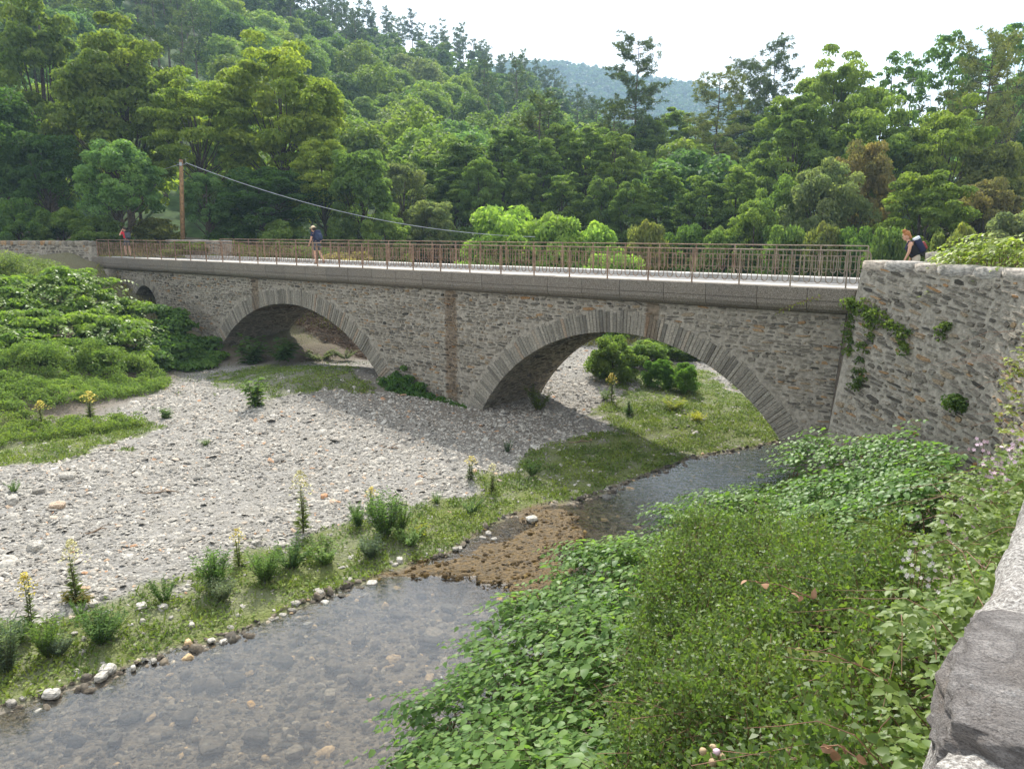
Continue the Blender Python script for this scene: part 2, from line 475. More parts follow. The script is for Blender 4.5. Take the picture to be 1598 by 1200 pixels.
def H(x, y, parts=False):
    x = np.asarray(x, float); y = np.asarray(y, float)
    sL, sR, sT, sW, pw = fields(x, y)
    u, v = to_uv(x, y)
    n1 = fbm(x*.8, y*.8, 1); n2 = fbm(x*3, y*3, 2, 2)
    bar = .03 + .28*sstep(0, 3.5, sL) + .40*sstep(3, 12, sL) + (n1-.5)*.16*sstep(0, 1.5, sL) + (n2-.5)*.035
    m = at(505, 590, 1.0); bar = bar + .55*np.exp(-(((x-m[0])**2+(y-m[1])**2)/14.0))
    bar = bar + .018*np.maximum(v-6, 0)
    bank = 1.5*sstep(0, 7, sT) + 3.5*sstep(7, 16, sT) + (n1-.5)*.5*sstep(0, 3, sT)
    left = bar + bank
    depth = np.minimum(np.maximum(-sL, 0), np.maximum(sR, 0))
    bed = -.34*sstep(0, 1.6, depth) + (n2-.5)*.07 - .02
    jx, jy = x+(n1-.5)*1.6, y+(n2-.5)*1.2
    alg = inpoly(jx, jy, ALGAE); da = np.abs(polydist(jx, jy, ALGAE+ALGAE[:1])[0])
    aw = alg*sstep(0, .5, da)
    bed = bed + (.026 + (n2-.5)*.06 + (n1-.5)*.06 - bed)*aw
    dR = np.maximum(-sR, 0)
    foot = np.interp(pw/PW_TOT, [0, .33, .42, .6, .78, .9, 1], [4.6, 4.4, 4.2, 3.3, 2.3, 1.7, .9])
    t = dR/(dR+np.maximum(sW, .001))
    near = np.where(sW > 0, foot*t**.95, DECK-.03)
    near = near + (n1-.5)*.3*sstep(0, 1, dR)*(sW > 0)
    back = np.where(u < -.5, DECK-.03, .15+sstep(0, 8, dR)*4.2)
    right = np.where(v > .3, back, near)
    z = np.where(sL > 0, left, np.where(sR > 0, bed, right))
    z = z + (far_height(x, y)-z)*sstep(54, 70, y)
    if parts: return z, sL, sR, sT, sW, alg, n1, n2
    return z
def Hs(x, y): return float(H(np.array([x]), np.array([y]))[0])
def grass_mask(x, y):
    jx = (fbm(x*1.3, y*1.3, 9)-.5)*2.2; jy = (fbm(x*1.3, y*1.3, 19)-.5)*2.2
    r = np.zeros(np.shape(x), bool)
    for g in GRASS: r |= inpoly(x+jx, y+jy, g)
    return r

def make_ground_mat():
    m, nt, _, L = newmat('river_ground')
    P = pos(nt)
    v1 = N(nt, 'ShaderNodeTexVoronoi', Scale=11.0); L(P, v1.inputs['Vector'])
    v2 = N(nt, 'ShaderNodeTexVoronoi', Scale=27.0); L(P, v2.inputs['Vector'])
    n = noise(nt, 1.3, 5.0, .6, P); nf = noise(nt, 30.0, 4.0, .6, P)
    sepc = nt.nodes.new('ShaderNodeSeparateColor'); L(v1.outputs['Color'], sepc.inputs['Color'])
    sep2 = nt.nodes.new('ShaderNodeSeparateColor'); L(v2.outputs['Color'], sep2.inputs['Color'])
    stone = ramp(nt, sepc.outputs[0], [(0, (.105, .098, .086)), (.5, (.22, .206, .184)), (1, (.32, .303, .272))])
    st2 = ramp(nt, sep2.outputs[0], [(0, (.115, .106, .094)), (.6, (.23, .216, .192)), (1, (.33, .312, .28))])
    gravel = mixc(nt, stone, st2, .55)
    sand = mixc(nt, (.20, .182, .152), (.30, .276, .236), nf)
    gravel = mixc(nt, gravel, sand, rng_(nt, n, .45, .65, 0, .5))
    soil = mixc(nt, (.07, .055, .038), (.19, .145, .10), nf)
    green = mixc(nt, (.06, .075, .02), (.17, .19, .05), nf)
    algae = mixc(nt, (.036, .022, .004), (.115, .066, .011), rng_(nt, noise(nt, 7.0, 5.0, .7, P), .3, .7))
    bed = mixc(nt, mixc(nt, (.09, .075, .056), (.22, .18, .13), sepc.outputs[1]), (.15, .12, .085), .35)
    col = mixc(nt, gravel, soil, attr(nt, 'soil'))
    col = mixc(nt, col, green, attr(nt, 'cover'))
    col = mixc(nt, col, bed, attr(nt, 'bed'))
    col = mixc(nt, col, algae, attr(nt, 'algae'))
    h = math_(nt, 'ADD', math_(nt, 'MULTIPLY', v1.outputs['Distance'], -1.0), math_(nt, 'MULTIPLY', v2.outputs['Distance'], -.5))
    rough = rng_(nt, attr(nt, 'algae'), 0, 1, .95, .62)
    finish(nt, col, rough, h, .75, .05, .25)
    return m
M['ground'] = make_ground_mat()
def grid_sheet(name, xs, ys, zf, mat, attrs=None, smooth=True):
    X, Y = np.meshgrid(xs, ys); Z, at_ = zf(X, Y)
    V = np.stack([X, Y, Z], -1).reshape(-1, 3)
    nx, ny = len(xs), len(ys)
    i = np.arange(ny-1)[:, None]*nx + np.arange(nx-1)[None, :]
    Fq = np.stack([i, i+1, i+nx+1, i+nx], -1).reshape(-1, 4)
    me = mesh_np(name, V, Fq, mat, smooth=smooth)
    for k, a in (at_ or {}).items(): add_attr(me, k, a.ravel())
    return me
def near_z(X, Y):
    z, sL, sR, sT, sW, alg, n1, n2 = H(X, Y, True)
    river = (sL <= 0) & (sR >= 0)
    cover = grass_mask(X, Y)*(.7+.3*sstep(.35, .6, fbm(X*2, Y*2, 31)))
    cover = np.where(river, 0, cover); cover = np.maximum(cover, sstep(1.5, 5, sT)*.85)
    u, v = to_uv(X, Y)
    soil = sstep(-.3, 1.8, sT)*.9
    soil = np.maximum(soil, np.where((sR < 0), .9, 0))
    soil = np.maximum(soil, np.exp(-((u-14)/7.)**4-((v+.5)/3.2)**4)*.62)  # browner oval of ground round the foot of the middle pier
    wet = sstep(.35, 0, sL)*(sL > 0)*.6
    soil = np.maximum(soil, wet)
    soil = np.where((u > 17) & (v > 4.5) & (sT > -1) & (v < 24), np.maximum(soil, .97), soil)
    cover = np.where((u > 17) & (v > 4.5) & (v < 24) & (sT > -1), cover*.08, cover)
    cover = np.where((u > 17) & (v > -8) & (v <= 4.5), cover*.4, cover)
    dry = np.exp(-(((X+4)/7)**2+((Y-64)/6)**2))
    cover = cover*(1-dry*.9); soil = soil*(1-dry*.8)
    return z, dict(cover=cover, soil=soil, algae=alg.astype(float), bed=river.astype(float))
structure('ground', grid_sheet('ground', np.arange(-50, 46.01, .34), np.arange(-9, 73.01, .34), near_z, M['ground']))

M['forest_floor'] = flat('forest_floor', (.05, .082, .025), .95, .8, .5, .5, .1)
def far_sheet():
    aa = np.linspace(-1.7, 1.7, 150); yy = np.concatenate([np.linspace(70.5, 320, 90), np.linspace(330, 700, 20), np.linspace(800, 3200, 14)])
    A, Y = np.meshgrid(aa, yy); X = A*Y
    Z = far_height(X, Y) - .25*(Y < 74)
    nx, ny = len(aa), len(yy); i = np.arange(ny-1)[:, None]*nx + np.arange(nx-1)[None, :]
    Fq = np.stack([i, i+1, i+nx+1, i+nx], -1).reshape(-1, 4)
    return mesh_np('hillside', np.stack([X, Y, Z], -1), Fq, M['forest_floor'], smooth=True)
structure('hillside', far_sheet())
# the blue hill at the head of the valley
HILL_PX = [(500, 150), (700, 118), (790, 92), (840, 91), (872, 90), (905, 97), (945, 102), (990, 113), (1040, 119), (1090, 127), (1150, 150), (1250, 185), (1400, 240)]
h_a = np.array([(x-CX)/F/1.03 for x, y in HILL_PX]); h_e = np.array([ray(x, y)[2]/ray(x, y)[1] for x, y in HILL_PX])
def hill_z(X, Y):
    a = X/Y; zc = EYE + np.interp(a, h_a, h_e)*1000.0 - 9
    t = np.clip((Y-560)/440.0, 0, 1)
    z = zc*(t**.9) - np.maximum(Y-1000, 0)*.5
    rid = 22*(fbm(X*.012+Y*.004, Y*.006, 44)-.5)*t*(1-t)*3
    return z + rid
def hill_sheet():
    aa = np.linspace(-.30, .52, 130); yy = np.concatenate([np.linspace(560, 1000, 70), np.linspace(1020, 1500, 10)])
    A, Y = np.meshgrid(aa, yy); X = A*Y; Z = hill_z(X, Y)
    nx, ny = len(aa), len(yy); i = np.arange(ny-1)[:, None]*nx + np.arange(nx-1)[None, :]
    return mesh_np('distant_hill', np.stack([X, Y, Z], -1), np.stack([i, i+1, i+nx+1, i+nx], -1).reshape(-1, 4), M['forest_floor'], smooth=True)
structure('distant_hill', hill_sheet())

def make_water():
    m, nt, _, L = newmat('stream_water')
    P = pos(nt, (1.0, 1.0, 1.0), (0, 0, -.9)); 
    P2 = pos(nt, (1.0, 2.2, 1.0), (0, 0, -.9))
    h = math_(nt, 'ADD', noise(nt, 3.2, 3.0, .55, P2), math_(nt, 'MULTIPLY', noise(nt, 12.0, 3.0, .6, P2), .35))
    g = nt.nodes.new('ShaderNodeNewGeometry'); sx = nt.nodes.new('ShaderNodeSeparateXYZ'); L(g.outputs['Position'], sx.inputs[0])
    rp = rng_(nt, sx.outputs['Y'], 14.0, 18.5, .28, .8)
    h = math_(nt, 'MULTIPLY', h, rp)
    b = N(nt, 'ShaderNodeBump', Strength=.45, Distance=.05); L(h, b.inputs['Height'])
    fr = N(nt, 'ShaderNodeFresnel', IOR=1.33); L(b.outputs['Normal'], fr.inputs['Normal'])
    tr = N(nt, 'ShaderNodeBsdfTransparent'); tr.inputs['Color'].default_value = (.86, .85, .80, 1)
    gl = N(nt, 'ShaderNodeBsdfGlossy', Roughness=.03); L(b.outputs['Normal'], gl.inputs['Normal'])
    df = N(nt, 'ShaderNodeBsdfDiffuse'); df.inputs['Color'].default_value = (.24, .225, .205, 1)
    tb = nt.nodes.new('ShaderNodeMixShader'); tb.inputs['Fac'].default_value = .06; L(tr.outputs['BSDF'], tb.inputs[1]); L(df.outputs['BSDF'], tb.inputs[2])
    mx = nt.nodes.new('ShaderNodeMixShader'); L(math_(nt, 'MINIMUM', math_(nt, 'MULTIPLY', fr.outputs['Fac'], 2.3), 1.0), mx.inputs['Fac'])
    L(tb.outputs['Shader'], mx.inputs[1]); L(gl.outputs['BSDF'], mx.inputs[2])
    o = nt.nodes.new('ShaderNodeOutputMaterial'); L(mx.outputs['Shader'], o.inputs['Surface'])
    return m
M['water'] = make_water()
structure('stream', mesh_np('stream', [(-40, -8, 0), (44, -8, 0), (44, 70, 0), (-40, 70, 0)], np.array([[0, 1, 2, 3]]), M['water']))

# ------------------------------------------------------------------ rubble masonry
def rubble(s0, s1, t0, t1, ok, rng, hr=(.10, .2), wr=(.18, .62), gap=.018, skip=.1, tilt=0.0):
    """irregular coursed stones in the plane of a wall: list of outlines (n,2)"""
    out = []; t = t0; row = 0
    while t < t1:
        h = rng.uniform(*hr); s = s0 + rng.uniform(-.3, 0)
        while s < s1:
            w = rng.uniform(*wr); 
            if rng.random() < .25: w *= .55
            hh = h*rng.uniform(.5, 1.25)
            c = np.array([s+w/2, t+h/2+.05*math.sin(s*1.1+row*.7)+rng.uniform(-.02, .02)])
            if rng.random() > skip and ok(c[0], c[1], w/2, hh/2):
                k = int(rng.integers(6, 10))
                an = np.arange(k)*2*math.pi/k + rng.uniform(-.28, .28, k) + math.pi/8
                cs, sn = np.cos(an), np.sin(an)
                px = np.sign(cs)*np.abs(cs)**.62*(w/2-gap)*rng.uniform(.70, 1.06, k)
                py = np.sign(sn)*np.abs(sn)**.62*(hh/2-gap*.7)*rng.uniform(.66, 1.08, k)
                r = tilt+rng.normal(0, .07) 
                out.append((c, np.stack([px*math.cos(r)-py*math.sin(r), px*math.sin(r)+py*math.cos(r)], -1)))
            s += w
        t += h; row += 1
    return out
def stone_block(c, o, f3, proud, rng):
    """one stone: an outline sunk in the mortar and a smaller uneven face proud of it"""
    k = len(o); tx, ty = rng.normal(0, .06, 2)
    s_ = rng.uniform(.74, .90)
    inner = o*s_
    V = [f3(c[0]+p[0], c[1]+p[1], -.03) for p in o] + [f3(c[0]+p[0], c[1]+p[1], proud+p[0]*tx+p[1]*ty+rng.uniform(-.004, .004)) for p in inner]
    Fs = [(i, (i+1) % k, k+(i+1) % k, k+i) for i in range(k)] + [tuple(range(k, 2*k))]
    return np.array(V), Fs
def lay_stones(parent, stones, f3, mat, rng, limit=300, proud=(.012, .05), tintf=None, name='stone', score=None):
    """the stones that show largest become parts, the rest one joined part"""
    items = []
    for c, o in stones:
        P = f3(c[0], c[1], 0)
        dep = max(P[1]*cp - (P[2]-EYE)*sp, .5)
        area = np.ptp(o[:, 0])*np.ptp(o[:, 1])
        infr = abs(P[0]/dep) < .68
        items.append((-(area/dep**2)*(1 if infr else .01), c, o))
    items.sort(key=lambda q: q[0])
    rest = MB()
    for i, (_, c, o) in enumerate(items):
        V, Fs = stone_block(c, o, f3, rng.uniform(*proud), rng)
        t = float(np.clip(rng.normal(.52, .20), 0, .84))
        if rng.random() < .085: t = rng.uniform(.86, 1)
        if tintf: t = tintf(c, t)
        if i < limit:
            b = MB().add(V, Fs, t); b.obj(name, mat, parent)
        else: rest.add(V, Fs, t)
    if rest.n: rest.obj(name+'_infill', mat, parent, kind='stuff')

# ------------------------------------------------------------------ the bridge
WV0, WV1 = .34, 4.05                   # near and far faces of the vaults
ARCH = [(7.15, -9.85+EYE, 6.65, .72), (24.4, -11.0+EYE, 7.75, .76), (37.35, 2.95, 1.18, .42)]   # centre u, centre z, radius, ring
CORN = .70
U0, U1 = -1.2, 43.0
ZT = DECK-CORN+.06
def ext_z(u, add=0.0):
    z = -1.0
    for (c, zc, R, t) in ARCH:
        r = R+t*.92+add
        if abs(u-c) < r: z = max(z, zc+math.sqrt(r*r-(u-c)**2))
    return z
def int_z(u):
    z = -1.0
    for (c, zc, R, t) in ARCH:
        if abs(u-c) < R: z = max(z, zc+math.sqrt(R*R-(u-c)**2))
    return z
bridge = thing('bridge', buv(20, 2, 0), 'old stone road bridge with two wide arches over the stream', 'bridge')
us = np.unique(np.concatenate([np.arange(U0, U1+.01, .12)] + [np.array([c-R-t*.92+.001, c+R+t*.92-.001]) for c, z, R, t in ARCH]))
b = MB()
for face, fz in ((WV0, ext_z), (WV1, int_z)):
    V = []; 
    for u in us: V += [buv(u, face, max(fz(u), -.6)), buv(u, face, ZT)]
    Fs = [(2*i, 2*i+2, 2*i+3, 2*i+1) if face == WV0 else (2*i, 2*i+1, 2*i+3, 2*i+2) for i in range(len(us)-1)]
    b.add(V, Fs)
b.add([buv(U0, WV0, ZT), buv(U1, WV0, ZT), buv(U1, WV1, ZT), buv(U0, WV1, ZT)], [(0, 1, 2, 3)])
for u in (U0, U1): b.add([buv(u, WV0, -.6), buv(u, WV0, ZT), buv(u, WV1, ZT), buv(u, WV1, -.6)], [(0, 1, 2, 3)])
b.obj('spandrel_wall', M['mortar'], bridge)
rng = np.random.default_rng(21)
for (c, zc, R, t) in ARCH:
    th0 = math.acos(np.clip((-.35-zc)/R, -1, 1)); n = 60
    an = np.linspace(-th0, th0, n)
    V = []
    for a in an:
        for v in (WV0+.01, WV1-.002): V.append(buv(c+(R+.03)*math.sin(a), v, zc+(R+.03)*math.cos(a)))
    MB().add(V, [(2*i, 2*i+1, 2*i+3, 2*i+2) for i in range(n-1)]).obj('vault', M['mortar'], bridge)
    V = []
    for a in an:
        for r_ in (R+.006, R+t): V.append(buv(c+r_*math.sin(a), WV0-.008, zc+r_*math.cos(a)))
    MB().add(V, [(2*i, 2*i+2, 2*i+3, 2*i+1) for i in range(n-1)]).obj('ring_mortar', M['mortar'], bridge)
    # courses of slabs on the underside
    def f3v(s, tt, h, c=c, zc=zc, R=R): 
        a = s/R; r = R+.028-h
        return buv(c+r*math.sin(a), tt, zc+r*math.cos(a))
    st = rubble(WV0+.35, WV1-.1, 0, 2*th0*R, lambda s, q, w, h: True, rng, (.07, .13), (.25, .7), .012, .04)
    lay = MB()
    for cc, o in st:
        cc2 = np.array([cc[1]-th0*R, min(max(cc[0], WV0+.45), WV1-.3)]); o2 = o[::-1, ::-1].copy()
        Vs, Fs = stone_block(cc2, o2, f3v, rng.uniform(.006, .03), rng)
        lay.add(Vs, Fs, float(np.clip(rng.normal(.4, .15), 0, .95)))
    lay.obj('vault_stones', M['schist'], bridge, kind='stuff')
    # ring of thin upright slabs
    step = .119 if R > 2 else .15
    th1 = math.acos(np.clip((-.25-zc)/R, -1, 1)); k = int(2*th1*R/step)
    for i in range(k):
        a0 = -th1+2*th1*i/k; a1 = -th1+2*th1*(i+1)/k; g = .012/R
        a0 += g*rng.uniform(.3, 1.2); a1 -= g*rng.uniform(.3, 1.2)
        tt = t*rng.uniform(.82, 1.06); pr = rng.uniform(.02, .05); bev = .012
        Vf = []
        for (r_, aa0, aa1, vv) in ((0, a0, a1, WV0+.34), (0, a0, a1, WV0-pr+bev), (0, a0+g, a1-g, WV0-pr)):
            for (rr, aa) in ((R+.004, aa0), (R+.004, aa1), (R+tt, aa1), (R+tt, aa0)):
                dr = 0 if vv != WV0-pr else (bev if rr < R+.1 else -bev)
                Vf.append(buv(c+(rr+dr)*math.sin(aa), vv+rng.uniform(-.006, .006), zc+(rr+dr)*math.cos(aa)))
        Fs = [(8, 9, 10, 11)]
        for q in (0, 4):
            for e in range(4): Fs.append((q+e, q+(e+1) % 4, q+4+(e+1) % 4, q+4+e))
        MB().add(Vf, Fs, float(np.clip(rng.normal(.55, .22), 0, .98))).obj('voussoir', M['voussoir'], bridge)
def ok_face(s, q, w, h):
    if q+h > ZT-.04 or q-h < .05: return False
    return all(q-h*.6 > ext_z(x, .05) or ext_z(x) < -.5 for x in (s-w, s, s+w))
face_st = rubble(.1, U1-.3, .1, ZT, ok_face, rng, (.065, .135), (.15, .56), .006, .10)
lay_stones(bridge, face_st, lambda s, q, h: buv(s, WV0-h, q), M['schist'], rng, 300, (.008, .045))
# footing ledge at the foot of the pier, pier nib at the left end
MB().box(buv(12.95, (WV0+WV1)/2-.1, .12), (.62, WV1-WV0+.3, .42), axes=np.array([[*BD, 0], [*BN, 0], [0, 0, 1]]), tint=.2).obj('footing', M['mortar'], bridge)
MB().box(buv(41.2, .12, 2.6), (1.5, .5, 4.7), axes=np.array([[*BD, 0], [*BN, 0], [0, 0, 1]])).obj('end_pier', M['mortar'], bridge)
# cornice of cast blocks with a coved underside
prof = [(.50, .0), (0.0, .0), (-.012, -.02), (-.012, -.335), (.012, -.345), (.012, -.36), (-.004, -.37), (.0, -.47), (.05, -.57), (.15, -.65), (.33, -CORN), (.50, -CORN)]
nb = 31; ub = np.linspace(-.15, 42.6, nb)
ub[1:-1] += rng.uniform(-.06, .06, nb-2)
for i in range(nb-1):
    a, e = ub[i]+.008, ub[i+1]-.008; dz = rng.uniform(-.006, .006); dv = rng.uniform(-.008, .008)
    n = len(prof)
    V = [buv(x, p[0]+dv, DECK-.004+p[1]+dz) for x in (a, e) for p in prof]
    Fs = [(j, (j+1) % n, n+(j+1) % n, n+j) for j in range(n)] + [tuple(range(n))[::-1], tuple(range(n, 2*n))]
    MB().add(V, Fs, float(rng.uniform(0, .8))).obj('cornice_block', M['concrete'], bridge)
    V = [buv(x, p[0], p[1]) for x in (a, e) for p in [(4.05, DECK-.001), (4.75, DECK-.001), (4.75, DECK-.36), (4.5, DECK-.6), (4.05, DECK-CORN)]]
    Fs = [(j, (j+1) % 5, 5+(j+1) % 5, 5+j) for j in range(5)] + [(4, 3, 2, 1, 0), (5, 6, 7, 8, 9)]
    MB().add(V, Fs, float(rng.uniform(0, .8))).obj('cornice_block', M['concrete'], bridge)
MB().add([buv(u, v, DECK-.02+z) for u in (-.6, 43) for v, z in ((.04, 0), (1.45, .0), (1.47, -.13), (.06, -.15))], [(0, 1, 5, 4), (1, 2, 6, 5), (2, 3, 7, 6), (3, 0, 4, 7), (3, 2, 1, 0), (4, 5, 6, 7)]).obj('walkway', M['kerb'], bridge)
MB().add([buv(u, v, DECK-.10) for u in (-.6, 43) for v in (1.46, 3.92)], [(0, 1, 3, 2)]).obj('roadway', M['asphalt'], bridge)
MB().box(buv(21.2, 4.33, DECK-.04), (43.6, .8, .16), axes=np.array([[*BD, 0], [*BN, 0], [0, 0, 1]])).obj('far_kerb', M['kerb'], bridge)

# ------------------------------------------------------------------ railings
def railing(name, label, u0, u1, v, z0, bay, near=True, curl=False):
    t = thing(name, buv(u0, v, z0), label, 'railing')
    n = max(2, round((u1-u0)/bay)); us_ = np.linspace(u0, u1, n+1)
    r = .019
    pts = [buv(x, v, z0+.985) for x in np.linspace(u1, u0, 40)]
    if curl:
        for q in np.linspace(0, 1, 6): pts.append(buv(u0-.42-.13*math.sin(q*math.pi/2), v, z0+.985-.13*(1-math.cos(q*math.pi/2))))
        pts.append(buv(u0-.55, v, z0+.55))
    MB().tube(pts, r, 6).obj('top_rail', M['rust'], t)
    ax = np.array([[*BD, 0], [*BN, 0], [0, 0, 1]])
    x0 = u0-(.52 if curl else 0)
    for zz, hh in ((.845, .022), (.50, .014)):
        MB().box(buv((x0+u1)/2, v, z0+zz), (u1-x0, .012, hh), axes=ax).obj('lower_rail', M['rust'], t)
    pm = MB().box((0, 0, .49), (.036, .036, .97), rot=math.atan2(BD[1], BD[0])).mesh('post', M['rust'])
    for x in us_:
        o = obj('post', pm, t, loc=buv(x, v, z0))
    sp_ = (us_[1]-us_[0])/5; w = sp_*.30
    def hoop_pts():
        q = [np.array([-w, 0, .845]), np.array([-w, 0, .24])]
        for a in np.linspace(math.pi, 2*math.pi, 9)[1:-1]: q.append(np.array([w*math.cos(a), 0, .24+w*1.25*math.sin(a)]))
        q += [np.array([w, 0, .24]), np.array([w, 0, .845])]
        return [np.array([BD[0]*p[0], BD[1]*p[0], p[2]]) for p in q]
    def arch_pts():
        q = [np.array([-w*.62, 0, .50]), np.array([-w*.62, 0, .74])]
        for a in np.linspace(math.pi, 0, 7)[1:-1]: q.append(np.array([w*.62*math.cos(a), 0, .74+w*1.1*math.sin(a)]))
        q += [np.array([w*.62, 0, .74]), np.array([w*.62, 0, .50])]
        return [np.array([BD[0]*p[0], BD[1]*p[0], p[2]]) for p in q]
    hm = MB().tube(hoop_pts(), .0135, 4, cap=False).mesh('hoop', M['rust'])
    am = MB().tube(arch_pts(), .009, 4, cap=False).mesh('arch_bar', M['rust'])
    far = MB()
    for i in range(n):
        for j in range(5):
            x = us_[i]+sp_*(j+.5)
            if near:
                obj('hoop', hm, t, loc=buv(x, v, z0)); 
                if j < 4: obj('arch_bar', am, t, loc=buv(x+sp_/2, v, z0))
            else:
                p0 = buv(x, v, z0)
                for pp in (hoop_pts(),): 
                    V, Fq = tube_np([p0+p for p in pp], .011, 3); far.add(V, Fq.tolist())
    if curl:
        for xx in (u0-.17, u0-.38): obj('hoop', hm, t, loc=buv(xx, v, z0))
    if far.n: far.obj('hoops', M['rust'], t, kind='stuff')
    return t
railing('bridge_railing', 'rusty iron railing with looped bars along the near edge of the bridge', .35, 42.0, .10, DECK-.01, 1.42, True, True)
railing('bridge_railing', 'rusty iron railing along the far side of the bridge deck', .9, 36.2, 4.45, DECK+.04, 1.42, False)

# ------------------------------------------------------------------ walls
def rock(rx, ry, rz, n=5, seed=0, rough=.10, boxy=.45, nf=2.2, fine=.0):
    """a sculpted stone: a rounded block with uneven sides"""
    V = []; idx = {}; Fs = []
    def vid(p):
        k = (round(p[0], 5), round(p[1], 5), round(p[2], 5))
        if k not in idx: idx[k] = len(V); V.append(p)
        return idx[k]
    g = np.linspace(-1, 1, n+1)
    for ax in range(3):
        for sg in (-1, 1):
            for i in range(n):
                for j in range(n):
                    q = []
                    for a, b_ in ((i, j), (i+1, j), (i+1, j+1), (i, j+1)):
                        p = [0, 0, 0]; p[ax] = sg; p[(ax+1) % 3] = g[a]; p[(ax+2) % 3] = g[b_]
                        q.append(vid(tuple(p)))
                    Fs.append(q if sg > 0 else q[::-1])
    P = np.array(V); S = unit(P)
    P = P*boxy + S*(1-boxy)*1.15
    o = np.array([seed*1.37, seed*.71, seed*2.13])
    d = fbm3(P*nf*.5+o, seed, 3)-.5
    P = P*(1+d[:, None]*rough*4)
    if fine: P = P*(1+(fbm3(P*nf*4+o, seed+5, 3)-.5)[:, None]*fine)
    return P*np.array([rx, ry, rz]), Fs
def rot_z(V, a):
    c, s = math.cos(a), math.sin(a)
    return np.stack([V[:, 0]*c-V[:, 1]*s, V[:, 0]*s+V[:, 1]*c, V[:, 2]], -1)
def path_at(path, s):
    d = np.linalg.norm(np.diff(path, axis=0), axis=1); cs = np.concatenate([[0], np.cumsum(d)])
    s = np.clip(s, 0, cs[-1])
    p = np.array([np.interp(s, cs, path[:, 0]), np.interp(s, cs, path[:, 1])])
    i = int(np.clip(np.searchsorted(cs, s)-1, 0, len(d)-1))
    t = (path[i+1]-path[i])/d[i]
    return p, t
def wall_thing(name, label, path, zt, zb, thick, batter, rng, stones=300, capL=(.45, .85), capH=.26, capm='cap', hr=(.10, .2), wr=(.18, .6), cap_over=.05, side=1, captint=.5, base_fn=None, tilt=0.0):
    """a masonry wall along a path (its face is on the left of the path), coping stones on top"""
    L = np.sum(np.linalg.norm(np.diff(path, axis=0), axis=1))
    p0, _ = path_at(path, L/2)
    t = thing(name, (p0[0], p0[1], zb), label, 'wall')
    zc = zt-capH*.72
    def f3(s, z, h):
        p, tt = path_at(path, s); nrm = np.array([-tt[1], tt[0]])
        off = batter*(zt-z)+h
        return np.array([p[0]+nrm[0]*off, p[1]+nrm[1]*off, z])
    S = np.linspace(0, L, max(8, int(L/.25))); zs = np.linspace(zb, zc, 6)
    V = []; ns = len(S)
    for s in S:
        for z in zs: V.append(f3(s, z, 0))
        p, tt = path_at(path, s); nrm = np.array([-tt[1], tt[0]])
        V.append(np.array([p[0]-nrm[0]*thick, p[1]-nrm[1]*thick, zc])); V.append(np.array([p[0]-nrm[0]*thick, p[1]-nrm[1]*thick, zb]))
    k = 8; Fs = []
    for i in range(ns-1):
        for j in range(7): Fs.append((i*k+j, i*k+j+1, (i+1)*k+j+1, (i+1)*k+j))
    Fs += [tuple(range(k)), tuple(range((ns-1)*k, ns*k))[::-1]]
    MB().add(V, Fs).obj('wall_core', M['mortar'], t)
    st = rubble(0, L, zb+.1, zc-.02, lambda s, q, w, h: s-w > 0 and s+w < L and (base_fn is None or q > base_fn(s)), rng, hr, wr, (.005 if tilt else .02), (.06 if tilt else .1), tilt)
    lay_stones(t, st, f3, M['schist'], rng, stones, (.012, .05))
    s = 0.0; i = 0
    while s < L-.1:
        l = min(rng.uniform(*capL), L-s)
        p, tt = path_at(path, s+l/2); nrm = np.array([-tt[1], tt[0]])
        Vr, Fr = rock(l/2+.012, thick/2+cap_over, capH/2, 5, int(rng.integers(1, 999)), .05, .62, 2.4)
        c = p-nrm*(thick/2)
        Vr = rot_z(Vr, math.atan2(tt[1], tt[0]))+np.array([c[0], c[1], zt-capH/2+rng.uniform(-.02, .015)])
        MB().add(Vr, Fr, float(np.clip(rng.normal(captint, .22), 0, 1))).obj('coping_stone', M[capm], t, smooth=True)
        s += l
    return t
L_all = np.sum(np.linalg.norm(np.diff(WALL, axis=0), axis=1))
iw = 56                                 # from the bend to the bridge: the wing wall
wing = WALL[iw:]
rw = np.random.default_rng(5)
wing_t = wall_thing('wing_wall', 'rough stone wing wall with creepers that rises at the right end of the bridge', wing, WALL_TOP, .2, .55, .15, rw, 300, (.6, 1.1), .30, 'cap', (.068, .14), (.18, .62), tilt=.16)
lw = catmull([(-70, 58), (-46, 51.8), (-36, 49.0), (-29.5, 47.2), tuple(buv(42.6, .05, 0)[:2])], 6)[::-1]
rl = np.random.default_rng(6)
left_t = wall_thing('parapet_wall', 'grey rubble wall with upright coping at the left end of the bridge', lw, EYE-.56, 1.2, .5, .04, rl, 300, (.16, .34), .34, 'schist', (.10, .2), (.2, .6), .02, captint=.72)
fw = np.array([buv(u, 4.9, 0)[:2] for u in (36.4, 39, 42.5)] + [buv(48, 6.5, 0)[:2], buv(60, 12, 0)[:2]])
wall_thing('parapet_wall', 'low pale-topped wall beyond the far railing, behind the hiker in red', fw, EYE-.52, 4.6, .45, 0, np.random.default_rng(8), 100, (.5, 1.0), .2, 'cap', captint=.4)
